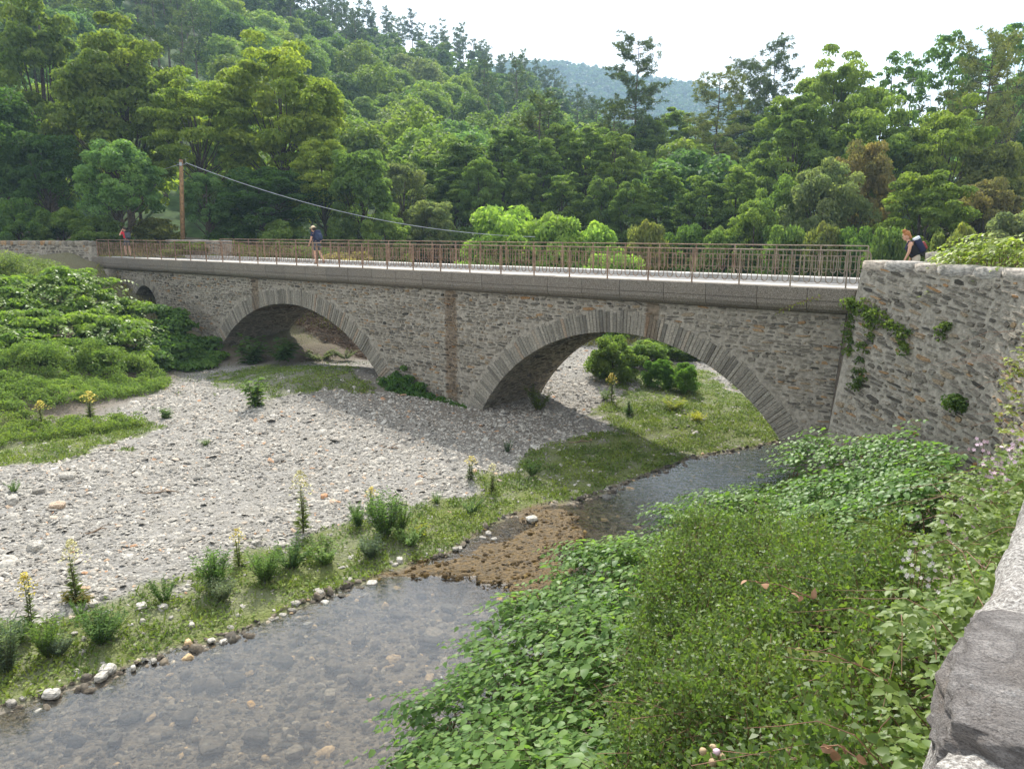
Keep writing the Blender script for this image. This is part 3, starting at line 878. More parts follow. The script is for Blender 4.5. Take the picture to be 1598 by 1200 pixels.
# ------------------------------------------------------------------ trees
def diamonds(P, T, Nn, L, W, fold=.25):
    T = unit(T); B = unit(np.cross(Nn, T)); Nn = np.cross(T, B)
    L = np.asarray(L)[:, None]; W = np.asarray(W)[:, None]
    V = np.stack([P-T*L*.5, P-B*W*.5+Nn*W*fold, P+T*L*.5-Nn*L*.12, P+B*W*.5+Nn*W*fold], 1)
    n = len(P); i = np.arange(n)[:, None]*4
    return V.reshape(-1, 3), i+np.array([[0, 1, 2, 3]])
def rdir(rng, n): return unit(rng.normal(0, 1, (n, 3)))
def ell_clumps(rng, n, R, zc, rz, inner=.45, bottom=-.75):
    out = []
    while len(out) < n:
        d = rng.normal(0, 1, 3); d /= np.linalg.norm(d)
        if d[2] < bottom: continue
        r = rng.uniform(inner, 1)**.6
        out.append([d[0]*R*r, d[1]*R*r, zc+d[2]*rz*r])
    return np.array(out)
def leaf_clumps(rng, C, rc, per, ll, flat_=.6, up=.5, tb=.5, spread=.35, droop=.2, aspect=.55, center=None):
    """leaves on the outer shells of a set of clumps"""
    n = len(C); Cc = np.repeat(C, per, 0); R = np.repeat(rc, per)
    d = rdir(rng, n*per); d[:, 2] = np.abs(d[:, 2])*np.where(rng.random(n*per) < .78, 1, -1)
    r = R*(.35+.65*rng.random(n*per)**.45)
    off = d*r[:, None]; off[:, 2] *= flat_
    P = Cc+off
    nr = unit(d*(1-up)+np.array([0, 0, up])+rng.normal(0, spread, d.shape))
    t = unit(d*np.array([1, 1, .3])+rng.normal(0, .5, d.shape)-np.array([0, 0, droop]))
    t = t-nr*np.sum(t*nr, 1, keepdims=True)
    l = ll*rng.uniform(.65, 1.3, n*per)
    ct = np.repeat(np.clip(rng.normal(tb, .14, n), 0, 1), per)
    tint = np.clip(ct+rng.normal(0, .13, n*per), 0, 1)
    V, Fq = diamonds(P, t, nr, l, l*aspect)
    return V, Fq, np.repeat(tint, 4)
def limbs(rng, C, base, h0, h1, r0, k=40, bend=.25, kk=4):
    """a tapered trunk that forks into limbs towards the clumps"""
    Vs, Fs, n = [], [], 0
    lean = rng.normal(0, .04, 2)*h1
    zz = np.linspace(0, h1, 7); tp = np.stack([lean[0]*(zz/h1)**1.5+.08*np.sin(zz*1.3), lean[1]*(zz/h1)**1.5+.08*np.cos(zz*1.1), zz], -1)
    tr = r0*(1-.75*(zz/h1))*np.where(zz < .4, 1.25, 1)
    V, Fq = tube_np(tp, tr, 7); Vs.append(V); Fs.append(Fq); n += len(V)
    idx = rng.permutation(len(C))[:k]
    for i in idx:
        c = C[i]; s = np.clip((c[2]-h0)/(h1-h0)*.6, .0, .95)*rng.uniform(.5, 1)
        z = h0+(h1-h0)*s; p0 = np.array([np.interp(z, zz, tp[:, 0]), np.interp(z, zz, tp[:, 1]), z])
        mid = p0*.5+c*.5+np.array([0, 0, -bend*np.linalg.norm(c-p0)*.3])+rng.normal(0, .12, 3)
        q = np.array([0, .33, .66, 1.0])[:, None]
        pts = (1-q)**2*p0+2*q*(1-q)*mid+q*q*c
        ra = np.interp(z, zz, tr)*.5
        V, Fq = tube_np(pts, np.array([ra, ra*.65, ra*.4, ra*.15]), kk); Vs.append(V); Fs.append(Fq+n); n += len(V)
    return np.concatenate(Vs), np.concatenate(Fs)
def join_q(parts):
    V = []; Fq = []; T = []; n = 0
    for v, f, t in parts: V.append(v); Fq.append(f+n); T.append(t); n += len(v)
    return np.concatenate(V), np.concatenate(Fq), np.concatenate(T)

class Kind: pass
def broadleaf(seed, R, h, h0f=.25, nc=46, per=230, ll=.34, rcf=.30, flat_=.62, tb=.45, r0=.22, shape=1.0, spread=.35, droop=.2, catkin_top=0.0, aspect=.55, inner=.45, wood=34):
    """unit-less builder: crown from h0f*h to h, radius R"""
    rng = np.random.default_rng(seed); k = Kind()
    z0 = h*h0f; zc = (z0+h)/2+.05*h; rz = (h-z0)/2*.92
    if h0f == 0: zc = h*.40; rz = h*.56
    C = ell_clumps(rng, nc, R*.84, zc, rz*.88, inner)
    q = (C[:, 2]-zc)/rz; C[:, :2] *= (1-shape*.22*np.clip(q, -1, 1))[:, None]
    C += rng.normal(0, .08*R, C.shape)*np.array([1, 1, .6])
    rc = R*rcf*rng.uniform(.65, 1.3, nc)
    V, Fq, T = leaf_clumps(rng, C, rc, per, ll, flat_, .38, tb, spread+.35, droop, aspect)
    if catkin_top:  # yellower tints towards the crown top: the catkins
        zt = np.clip((V[:, 2]-(h-.30*(h-z0)))/(.3*(h-z0)), 0, 1); T = np.clip(T+catkin_top*zt*rng.random(len(T)//4).repeat(4), 0, 1)
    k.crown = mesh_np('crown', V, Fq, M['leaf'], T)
    Vw, Fw = limbs(rng, C, 0, z0*.6, h*.86, r0, wood)
    k.wood = mesh_np('trunk', Vw, Fw, M['bark'], smooth=True)
    k.h = h; k.R = R
    return k
def pine(seed, h, R, bare=.45, nw=10, tuft=26, sparse=.1, conic=.35, needle=.34, wd=.075):
    rng = np.random.default_rng(seed); k = Kind()
    Vs, Fs, n = [], [], 0
    zz = np.linspace(0, h*.97, 9); tp = np.stack([.12*np.sin(zz*.35+seed), .12*np.cos(zz*.3+seed*2), zz], -1)
    tr = .19*(1-.86*zz/h)
    V, Fq = tube_np(tp, tr, 7); Vs.append(V); Fs.append(Fq); n += len(V)
    tufts = []
    for w in range(nw):
        f = w/(nw-1); z = h*(bare+(1-bare)*.96*f)
        prof = math.sin(math.pi*min(1, .22+.62*(1-f)+.0))**.8*(1-conic*f)
        for b_ in range(rng.integers(3, 6)):
            if rng.random() < sparse: continue
            a = rng.uniform(0, 2*math.pi); l = R*prof*rng.uniform(.5, 1.1)+.3
            up = rng.uniform(-.05, .45)+.35*f
            p0 = np.array([np.interp(z, zz, tp[:, 0]), np.interp(z, zz, tp[:, 1]), z+rng.uniform(-.2, .2)])
            d = np.array([math.cos(a), math.sin(a), up*.5])
            pts = np.array([p0, p0+d*l*.5-np.array([0, 0, .05*l]), p0+d*l+np.array([0, 0, up*.35*l])])
            V, Fq = tube_np(pts, np.array([.05, .03, .012])*(1-.5*f)*1.2, 4); Vs.append(V); Fs.append(Fq+n); n += len(V)
            m = max(2, int(l*3.8))
            for j in range(m):
                q = .35+.65*(j+1)/m; c = p0*(1-q)+pts[2]*q+rng.normal(0, .16*l**.5, 3)*np.array([1, 1, .6])+np.array([0, 0, .1])
                tufts.append(c)
    tufts.append(tp[-1]+np.array([0, 0, .3])); tufts.append(tp[-1]+np.array([.1, 0, .05]))
    C = np.array(tufts); m = len(C)*tuft
    Cc = np.repeat(C, tuft, 0); d = rdir(rng, m); d[:, 2] = d[:, 2]*.75+.25; d = unit(d)
    l = needle*rng.uniform(.6, 1.2, m)
    nr = unit(np.cross(d, rdir(rng, m)))
    V, Fq = diamonds(Cc+d*l[:, None]*.6, d, nr, l, np.full(m, wd), 0)
    T = np.clip(np.repeat(rng.normal(.45, .18, len(C)), tuft)+rng.normal(0, .1, m), 0, 1)
    k.crown = mesh_np('crown', V, Fq, M['needle'], np.repeat(T, 4))
    k.wood = mesh_np('trunk', np.concatenate(Vs), np.concatenate(Fs), M['bark_pine'], smooth=True)
    k.h = h; k.R = R
    return k
K = {}
K['locust1'] = broadleaf(11, 4.6, 12, .22, 130, 210, .26, .17, .50, .55, .2, .6, .32, .35, aspect=.5)
K['locust2'] = broadleaf(12, 3.9, 12, .15, 115, 200, .26, .175, .50, .50, .2, 1.0, .32, .35, aspect=.5)
K['locust3'] = broadleaf(13, 4.2, 12, .3, 100, 200, .25, .17, .46, .55, .2, .2, .32, .35, aspect=.5, inner=.6)
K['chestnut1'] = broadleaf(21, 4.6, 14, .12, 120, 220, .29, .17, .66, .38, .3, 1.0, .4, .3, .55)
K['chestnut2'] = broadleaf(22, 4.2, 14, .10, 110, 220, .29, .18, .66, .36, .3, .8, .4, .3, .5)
K['round1'] = broadleaf(31, 4.0, 10, .12, 95, 200, .26, .19, .70, .42, .2, .6, .42)
K['round2'] = broadleaf(32, 3.7, 10, .10, 90, 200, .26, .19, .70, .46, .2, .9, .42)
K['round3'] = broadleaf(33, 3.2, 10, .15, 80, 190, .25, .20, .75, .40, .18, 1.1, .45)
K['slim1'] = broadleaf(41, 2.5, 13, .2, 90, 160, .26, .22, .60, .48, .16, .5, .36, .3)
K['slim2'] = broadleaf(42, 2.2, 13, .25, 80, 150, .25, .22, .60, .48, .14, .3, .36, .3)
K['wispy'] = broadleaf(43, 2.6, 13, .4, 95, 46, .24, .15, .55, .55, .13, .2, .36, .4, inner=.7)
K['bush1'] = broadleaf(51, 2.6, 4.2, .0, 85, 170, .22, .22, .70, .6, .07, .6, .42)
K['bush2'] = broadleaf(52, 2.2, 3.6, .0, 75, 170, .20, .22, .72, .5, .06, .7, .45)
K['pine1'] = pine(61, 20, 3.9, .46, 20, 26, .12, .40)
K['pine2'] = pine(62, 18, 3.6, .40, 18, 24, .15, .28)
K['pine3'] = pine(63, 16, 3.0, .32, 18, 22, .12, .5)
K['pineA'] = pine(64, 13, 2.5, .35, 8, 14, .05, .55, .55, .16)
K['pineB'] = pine(65, 14, 2.2, .42, 8, 14, .1, .5, .55, .16)
def far_broad(seed, R, h, n=34, per=28, ll=.85):
    rng = np.random.default_rng(seed)
    C = ell_clumps(rng, n, R*.8, h*.58, h*.34, .5); rc = R*.34*rng.uniform(.7, 1.3, n)
    V, Fq, T = leaf_clumps(rng, C, rc, per, ll, .65, .5, .45, .4)
    Vw, Fw = tube_np(np.array([[0, 0, 0], [0, .1, h*.4], [.05, 0, h*.7]]), np.array([.16, .12, .04]), 5)
    return V, Fq, T, Vw, Fw
FARK = [far_broad(70+i, r, h) for i, (r, h) in enumerate([(3.6, 9), (3.2, 10), (2.8, 8.5), (4.0, 10)])]
FARM = []
for V, Fq, T, Vw, Fw in [far_broad(170+i, r, h, 44, 70, .5) for i, (r, h) in enumerate([(3.6, 9), (3.2, 10), (2.8, 8.5), (4.0, 10)])]:
    mi = np.concatenate([np.zeros(len(Fq), int), np.ones(len(Fw), int)])
    FARM.append(mesh_np('broadleaf_tree', np.concatenate([V, Vw]), np.concatenate([Fq, Fw+len(V)]), [M['leaf'], M['bark']], np.concatenate([T, np.full(len(Vw), .5)]), mi))

GREEN = {'locust': (.222, .288, .064), 'chestnut': (.165, .216, .055), 'oak': (.140, .206, .064), 'bluish': (.140, .235, .090), 'bright': (.215, .325, .085),
         'grey': (.170, .210, .105), 'pine': (.095, .132, .060), 'dark': (.095, .165, .05), 'mid': (.166, .240, .070), 'olive': (.185, .210, .075), 'brown': (.200, .175, .086)}
trng = np.random.default_rng(3)
def tree(kind, px, py, y, wpx, col, name, label, cat='tree', group=None, base=None, jit=.12):
    """a tree whose crown top the photograph shows at (px,py), standing y metres out, crown wpx pixels wide"""
    k = K[kind]; P = aty(px, py, y)
    zb = (Hs(P[0], y) if base is None else base)-.1
    h = max(P[2]-zb, 1.5); sz = h/k.h*.985
    dep = y*cp-(P[2]-EYE)*sp
    sx = wpx/F*dep/2/k.R/.98
    t = thing(name, (P[0], y, zb), label, cat, group, trng.uniform(0, 6.28), (sx, sx, sz))
    c = np.array(GREEN[col] if isinstance(col, str) else col)*trng.uniform(1-jit, 1+jit)
    obj('trunk', k.wood, t, world_child=False)
    obj('crown', k.crown, t, color=c, world_child=False)
    return t
MARKS = [(60, 'the grey wall at the left end'), (200, 'the hiker in red'), (284, 'the utility pole'), (400, 'the big yellow-green locust'), (497, 'the hiker in the sun hat'), (600, 'the heap of pale boulders'), (690, 'the pale greyish small tree'), (790, 'the tallest bright bush'), (868, 'the middle bright bush'),
         (930, 'the lowest bright bush'), (997, 'the lone tall pine'), (1122, 'the brownish pine'), (1212, 'the dark pine pair'), (1340, 'the end of the railing'), (1412, 'the ginger-haired woman'), (1500, 'the silver bush')]
USED = set()
def beside(px, head):
    for m, nm in sorted(MARKS, key=lambda q: abs(q[0]-px)):
        d = px-m
        lab = head+' '+('in line with' if abs(d) < 14 else ('just right of' if d > 0 else 'just left of'))+' '+nm
        if lab not in USED: break
    USED.add(lab); return lab
# --- trees one can point at
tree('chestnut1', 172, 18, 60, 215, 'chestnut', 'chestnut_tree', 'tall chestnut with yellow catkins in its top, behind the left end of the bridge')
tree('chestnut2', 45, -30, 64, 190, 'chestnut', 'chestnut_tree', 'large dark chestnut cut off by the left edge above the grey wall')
tree('round1', -30, 120, 55, 190, 'dark', 'broadleaf_tree', 'dark dense tree at the left edge behind the grey parapet wall')
tree('round3', 60, 190, 54, 130, 'dark', 'broadleaf_tree', 'dark leafy tree filling the gap below the tall chestnuts')
tree('locust1', 432, 62, 60, 235, 'locust', 'locust_tree', 'big yellow-green locust tree with forking dark limbs, right of the utility pole')
tree('locust3', 308, 118, 58, 180, 'locust', 'locust_tree', 'yellow-green locust tree with a leaning dark trunk directly behind the utility pole')
tree('locust2', 500, 205, 56, 120, 'locust', 'locust_tree', 'low spreading locust at the right foot of the big yellow-green one')
tree('round2', 178, 210, 50, 140, 'bluish', 'ash_tree', 'light blue-green feathery tree left of the utility pole')
tree('round2', 318, 262, 52, 80, 'bluish', 'ash_tree', 'small blue-green feathery tree touching the right side of the pole')
tree('round1', 410, 255, 54, 190, 'dark', 'broadleaf_tree', 'dark undergrowth tree below the big locust')
tree('round3', 560, 215, 55, 120, 'mid', 'broadleaf_tree', 'dark green tree behind the hiker in the sun hat')
tree('round2', 628, 245, 62, 105, 'grey', 'broadleaf_tree', 'grey-green tree between the locust and the bright bushes')
tree('round1', 600, 325, 53, 85, 'mid', 'broadleaf_tree', 'low green bush-like tree where the cable passes')
tree('round3', 672, 300, 58, 90, 'grey', 'broadleaf_tree', 'pale greyish small tree left of the bright bushes')
tree('bush1', 790, 303, 53, 185, 'bright', 'bright_bush', 'leftmost and tallest of three bright green bushes behind the railing', 'bush')
tree('bush2', 866, 318, 52.5, 170, 'bright', 'bright_bush', 'middle one of three bright green bushes behind the railing', 'bush')
tree('bush2', 922, 332, 52, 130, 'bright', 'bright_bush', 'rightmost and lowest of three bright green bushes behind the railing', 'bush')
tree('pine1', 997, 57, 92, 118, 'pine', 'pine_tree', 'tall lone pine standing against the sky in front of the blue hill')
tree('pine2', 1122, 112, 80, 105, 'olive', 'pine_tree', 'brownish thin-needled pine right of the lone tall pine')
tree('pine2', 1163, 92, 96, 75, 'pine', 'pine_tree', 'slim pine between the brownish pine and the tall right-hand pair')
tree('pine1', 1212, 63, 100, 105, 'pine', 'pine_tree', 'tall dark pine with side branches reaching right, beyond the locust slope')
tree('pine3', 1188, 100, 99, 60, 'pine', 'pine_tree', 'small pine leaning on the left flank of the tall dark pine')
tree('pine2', 1552, 48, 58, 130, 'olive', 'pine_tree', 'olive-green pine with a forked bare trunk near the right edge')
tree('wispy', 1478, 35, 62, 90, 'bluish', 'ash_tree', 'thin wispy ash whose top sticks out above the right wood')
tree('wispy', 1590, 20, 66, 110, 'bluish', 'ash_tree', 'wispy ash at the right edge behind the olive pine')
tree('wispy', 1410, 70, 68, 80, 'bluish', 'ash_tree', 'open feathery ash on the skyline left of the tallest wispy one')
tree('locust1', 1310, 78, 66, 165, 'mid', 'locust_tree', 'leafy locust crown on the skyline right of the dark pines')
tree('locust2', 1245, 130, 62, 160, 'mid', 'locust_tree', 'green locust with layered sprays sloping down toward the pines')
tree('locust1', 1375, 150, 58, 190, 'mid', 'locust_tree', 'broad locust in the middle of the right wood')
tree('locust3', 1480, 160, 55, 170, 'locust', 'locust_tree', 'light green locust under the olive pine')
tree('round1', 1300, 235, 50, 150, 'grey', 'broadleaf_tree', 'grey-green leafy tree above the right part of the railing')
tree('round2', 1350, 205, 52, 120, 'brown', 'broadleaf_tree', 'brownish tree with withered leaves in the right wood')
tree('locust2', 1450, 250, 46, 180, 'locust', 'locust_tree', 'yellow-green locust behind the woman with the backpack')
tree('round3', 1560, 200, 52, 130, 'olive', 'broadleaf_tree', 'olive tree at the right edge below the pine trunk')
tree('round2', 1545, 265, 47, 130, 'brown', 'broadleaf_tree', 'brown-leaved tree at the right edge above the silver bush')
tree('bush2', 1600, 318, 36, 115, (.20, .23, .14), 'silver_bush', 'silvery grey bush at the right edge behind the wing wall', 'bush')
tree('round1', 1225, 262, 52, 110, 'mid', 'broadleaf_tree', 'green tree left of the grey-green one above the railing')
tree('round2', 1180, 300, 50, 110, 'mid', 'broadleaf_tree', 'low green tree behind the right half of the railing')
ROW = [(722, 205, 66, 95, 'mid'), (752, 235, 62, 85, 'mid'), (795, 192, 68, 95, 'mid'), (842, 208, 66, 85, 'oak'), (880, 180, 70, 95, 'mid'), (925, 190, 68, 85, 'mid'), (965, 200, 66, 80, 'mid'),
       (1010, 175, 92, 95, 'oak'), (1050, 165, 96, 90, 'mid'), (1092, 180, 92, 85, 'locust'), (1130, 205, 88, 85, 'mid'), (1160, 170, 94, 95, 'oak'), (1195, 175, 92, 95, 'mid'),
       (985, 270, 58, 90, 'oak'), (1040, 255, 59, 90, 'mid'), (1100, 265, 57, 90, 'oak'), (940, 265, 60, 80, 'oak'), (885, 265, 61, 80, 'oak'), (1150, 250, 57, 90, 'mid'), (820, 260, 63, 80, 'oak'), (700, 262, 64, 85, 'mid'), (660, 235, 68, 80, 'mid')]
for i, (px, py, y, w, c) in enumerate(ROW):
    tree(('slim1', 'locust2', 'slim2')[i % 3], px, py, y, w, c, 'broadleaf_tree', beside(px, {'mid': 'mid-green', 'oak': 'dark green', 'locust': 'yellow-green'}[c]+' slender tree, '+('front' if py > 230 else 'back')+' of the valley row,'), 'tree', 'row of slender trees across the valley')
UND = [(20, 300, 50), (95, 318, 51), (150, 330, 49), (240, 335, 52), (360, 330, 53), (440, 335, 52), (530, 330, 54), (1010, 330, 52), (1075, 335, 52), (1130, 340, 50), (1230, 335, 46), (1290, 330, 44), (1340, 335, 43), (700, 340, 60), (1395, 335, 40), (1500, 330, 40), (650, 350, 60)]
for i, (px, py, y) in enumerate(UND):
    tree(('bush1', 'bush2')[i % 2], px, py, y, 95, ('dark', 'mid', 'oak', 'olive')[i % 4], 'shrub', beside(px, ('dark', 'green', 'deep green', 'olive')[i % 4]+' shrub behind the bridge,'), 'shrub', 'shrubs along the foot of the wood')
LOWS = [(330, 378, 49), (410, 380, 47), (470, 378, 50), (545, 384, 46), (780, 384, 55), (835, 385, 54), (900, 383, 54), (960, 384, 46), (1010, 382, 52), (1065, 384, 53), (1110, 384, 52), (1160, 384, 51), (1205, 384, 50), (1255, 383, 49), (1300, 386, 48), (1345, 380, 47)]
for i, (px, py, y) in enumerate(LOWS):
    tree(('bush2', 'bush1')[i % 2], px, py, y, 150, ('locust', 'olive', 'bright', 'brown', 'mid')[i % 5], 'shrub', beside(px, ('yellowish', 'olive', 'bright green', 'brownish', 'green')[i % 5]+' scrub seen through the railings,'), 'shrub', 'scrub seen through the railings')
def zone_label(px, y, Yc, what):
    q = 'at the crest of' if y > Yc-40 else ('halfway up' if y > 120 else 'low on')
    side = 'the slope behind the left chestnuts' if px < 250 else ('the slope above the big locust' if px < 560 else ('the slope below the pine ridge' if px < 940 else ('the slope behind the lone tall pine' if px < 1150 else 'the slope at the right of the valley')))
    lab = f'{what} {q} {side}'
    return lab, 'tree', lab.replace(what, what+'s')
# --- the wooded slopes
pts_ = []
cand = np.random.default_rng(12)
n_try = 9000
ya = np.sqrt(cand.uniform(70**2, 285**2, n_try)); aa_ = cand.uniform(-.78, .80, n_try); xa = aa_*ya
order = np.argsort(ya); acc = []
for i in order:
    x, y = xa[i], ya[i]
    a = aa_[i]
    Yc = np.interp(a, A_A, E_Y)
    if y > Yc+14: continue
    sp_ = 5.6 + .006*y
    if acc:
        A = np.array(acc[-700:]); 
        if ((A[:, 0]-x)**2+(A[:, 1]-y)**2).min() < sp_*sp_: continue
    acc.append((x, y))
acc = np.array(acc)
hz = H(acc[:, 0], acc[:, 1])
nb_, np_ = 0, 0
stuff = []
for (x, y), z in zip(acc, hz):
    a = x/y; Yc = np.interp(a, A_A, E_Y)
    px = CX+F*a*1.02
    crest = y > Yc-55
    pz = fbm(np.array([x*.02]), np.array([y*.02]), 77)[0]
    is_pine = (y > Yc-34 and px > 420 and px < 930 and cand.random() < .9) or (215 < px < 350 and 80 < y < 150 and cand.random() < .55) or (pz > .62 and cand.random() < .5)
    if px > 960 and not is_pine and cand.random() < .10: is_pine = True
    s = cand.uniform(.8, 1.2)
    if is_pine and np_ < 290:
        np_ += 1
        kd = K['pineA' if cand.random() < .5 else 'pineB']
        sc = s*(.92 if crest else 1.1)
        o = tag(obj('pine_tree', kd.crown, color=np.array(GREEN['pine'])*cand.uniform(.75, 1.15)), *zone_label(px, y, Yc, 'dark pine'))
        o.location = (x, y, z-.2); o.rotation_euler = (0, 0, cand.uniform(0, 6.28)); o.scale = (sc, sc, sc)
        w_ = obj('trunk', kd.wood, o, world_child=False)
    else:
        cn = ('mid', 'mid', 'oak', 'locust', 'chestnut', 'bluish', 'dark', 'grey')[cand.integers(8)]; col = GREEN[cn]
        c = np.array(col)*cand.uniform(.85, 1.2)
        if nb_ < 255:
            nb_ += 1
            o = tag(obj('broadleaf_tree', FARM[cand.integers(4)], color=c), *zone_label(px, y, Yc, {'mid': 'mid-green leafy tree', 'oak': 'deep green leafy tree', 'locust': 'yellow-green leafy tree', 'chestnut': 'olive leafy tree', 'bluish': 'blue-green leafy tree', 'dark': 'dark leafy tree', 'grey': 'grey-green leafy tree'}[cn]))
            o.location = (x, y, z-.3); o.rotation_euler = (0, 0, cand.uniform(0, 6.28)); o.scale = (s, s, s*cand.uniform(.9, 1.15))
        else: stuff.append((x, y, z, s, int(cand.integers(4)), cand.uniform(0, 6.28), cand.uniform(-.2, .25)))
Vs, Fs, Ts, n = [], [], [], 0
for x, y, z, s, k, r, dt in stuff:
    V, Fq, T, Vw, Fw = FARK[k]
    sel = slice(0, None) if y < 200 else slice(0, None, 2)
    if y >= 200: Fq2 = np.arange(len(V[::1])//8*4).reshape(-1, 4); V2 = V.reshape(-1, 4, 3)[::2][:len(Fq2)]; V2 = (V2-V2.mean(1, keepdims=True))*1.35+V2.mean(1, keepdims=True); V2 = V2.reshape(-1, 3); T2 = T.reshape(-1, 4)[::2][:len(Fq2)].ravel()
    else: V2, Fq2, T2 = V, Fq, T
    Vs.append(rot_z(V2, r)*np.array([s, s, s])+np.array([x, y, z-.3])); Fs.append(Fq2+n); Ts.append(np.clip(T2+dt, 0, 1)); n += len(V2)
if stuff:
    o = obj('distant_wood', mesh_np('distant_wood', np.concatenate(Vs), np.concatenate(Fs), M['leaf'], np.concatenate(Ts)), color=(.082, .130, .034))
    tag(o, 'mass of leafy trees high on the wooded hillside', 'woods', kind='stuff')
print('slopes: broadleaf', nb_, 'pines', np_, 'stuff', len(stuff))
# the far hill's wood: small rounded tufts
hr_ = np.random.default_rng(15)
m = 5200; Y_ = hr_.uniform(600, 1006, m); A_ = hr_.uniform(-.16, .36, m); X_ = A_*Y_; Z_ = hill_z(X_, Y_)
C = np.stack([X_, Y_, Z_+3], -1)
V, Fq, T = leaf_clumps(hr_, C, hr_.uniform(3.2, 5.5, m), 16, 4.6, .95, .45, .45, .4, aspect=.75)
tag(obj('hill_wood', mesh_np('hill_wood', V, Fq, M['leaf'], T), color=(.045, .085, .035)), 'woods covering the hazy blue hill at the head of the valley', 'woods', kind='stuff')
# ------------------------------------------------------------------ the gravel bar and the bed
def scatter_stones(name, P, s, tint, mat, rng, flat_=(.18, .5), k=6, sink=.25, tilt=.22):
    n = len(P); an = np.arange(k)*2*math.pi/k
    a = an[None, :]+rng.uniform(-.35, .35, (n, k))+rng.uniform(0, 6.28, (n, 1))
    r = s[:, None]*rng.uniform(.62, 1.1, (n, k)); el = rng.uniform(.5, .95, (n, 1)); ro = rng.uniform(0, 6.28, (n, 1))
    x = r*np.cos(a); y = r*np.sin(a)*el
    X = x*np.cos(ro)-y*np.sin(ro); Y = x*np.sin(ro)+y*np.cos(ro)
    h = s*rng.uniform(*flat_, n); tx, ty = rng.normal(0, tilt, (2, n, 1))
    def ring(f, z): return np.stack([P[:, 0:1]+X*f, P[:, 1:2]+Y*f, P[:, 2:3]+z+(X*tx+Y*ty)*f], -1)
    mid = ring(1.0, -(h*.12)[:, None]); hi = ring(.68, h[:, None])
    V = np.concatenate([mid, hi], 1); b = np.arange(n)[:, None, None]*2*k
    i = np.arange(k); j = (i+1) % k
    q = np.stack([i, j, k+j, k+i], -1)
    Fq = (b+q[None]).reshape(-1, 4); Ft = (b[:, 0]+k+np.arange(k)[None]).reshape(-1, k)
    return mesh_np(name, V.reshape(-1, 3), [Fq, Ft], mat, np.repeat(tint, 2*k))
gr = np.random.default_rng(31)
def surf(n, x0, x1, y0, y1, rng):
    x = rng.uniform(x0, x1, n); y = rng.uniform(y0, y1, n)
    z, sL, sR, sT, sW, alg, n1, n2 = H(x, y, True)
    px = CX+F*x/(y*cp+(EYE-z)*sp)
    return x, y, z, sL, sR, sT, alg, px
x, y, z, sL, sR, sT, alg, px = surf(300000, -25, 13, 9, 50, gr)
g_ = grass_mask(x, y)
ok = (sL > .03) & (sT < .35) & (px > -330) & (px < 1300) & (~g_ | (gr.random(len(x)) < .10))
patch = fbm(x*.55, y*.55, 61)
ok &= gr.random(len(x)) < (.45+.8*sstep(.35, .6, patch))*np.where(y > 32, .55, 1)
u_, v_ = to_uv(x, y); ok &= ~((u_ > 17) & (v_ > -1.2) & (v_ < 6) & (gr.random(len(x)) < .85))
P = np.stack([x, y, z], -1)[ok][:80000]; n = len(P)
s = np.exp(gr.normal(-3.12, .48, n)); s = np.clip(s, .018, .24)
t = np.clip(gr.normal(.55, .20, n), .05, .9); t = np.where(gr.random(n) < .03, gr.uniform(.9, 1, n), t)
tag(obj('gravel', scatter_stones('gravel', P, s, t, M['pale_stone'], gr, (.12, .36), tilt=.3)), 'pale flat gravel covering the river bar', 'gravel', kind='stuff')
print('gravel', n)
M['bed_stone'] = make_stone('bed_stone', [(0, (.04, .036, .033)), (.3, (.09, .075, .058)), (.7, (.155, .125, .09)), (.92, (.36, .31, .24)), (1, (.55, .33, .12))], sc=5.0, bstr=.3)
x, y, z, sL, sR, sT, alg, px = surf(70000, -12, 10, 5, 27, gr)
ok = (sL < .1) & (sR > -.2) & ~alg & (px > -30) & (px < 1300)
P = np.stack([x, y, z], -1)[ok]; n = len(P)
s = np.clip(np.exp(gr.normal(-3.05, .52, n)), .018, .2)
t = np.clip(gr.normal(.52, .24, n), 0, .96)
tag(obj('bed_gravel', scatter_stones('bed_gravel', P, s, t, M['bed_stone'], gr, (.2, .5))), 'brown and grey pebbles on the bed of the clear stream', 'pebbles', kind='stuff')
M['algae_stone'] = make_stone('algae_stone', [(0, (.02, .012, .003)), (.5, (.056, .033, .007)), (.85, (.098, .058, .012)), (1, (.18, .12, .035))], sc=9.0)
x, y, z, sL, sR, sT, alg, px = surf(15000, -5, 6, 13, 23, gr)
ok = alg & (sL < .05)
P = np.stack([x, y, z-.01], -1)[ok]; n = len(P)
tag(obj('riffle_gravel', scatter_stones('riffle_gravel', P, np.clip(np.exp(gr.normal(-3.35, .45, n)), .015, .10), np.clip(gr.normal(.55, .25, n), 0, 1), M['algae_stone'], gr, (.2, .5))), 'rusty brown algae-covered gravel in the shallow riffle', 'gravel', kind='stuff')

def ground_pt(px, py, z=.25):
    for _ in range(4):
        P = at(px, py, z); z = Hs(P[0], P[1])
    return at(px, py, z)
def lone_rock(name, px, py, wpx, tint, label, cat, group, mat='pale_stone', flat_=.5, z=None, seed=None, up=.35):
    P = ground_pt(px, py) if z is None else at(px, py, z)
    dep = P[1]*cp-(P[2]-EYE)*sp; r = wpx/F*dep/2
    seed = seed or int(gr.integers(1, 900))
    V, Fs = rock(r*gr.uniform(.85, 1.15), r*gr.uniform(.55, .95), r*flat_*gr.uniform(.7, 1.3), 4, seed, .12, .35, 2.6)
    V = rot_z(V, gr.uniform(0, 6.28))+np.array([P[0], P[1], P[2]+r*flat_*up])
    V0 = np.array([P[0], P[1], P[2]])
    o = MB().add(V-V0, Fs, tint).obj(name, M[mat], smooth=False, loc=tuple(V0))
    return tag(o, label, cat, group)
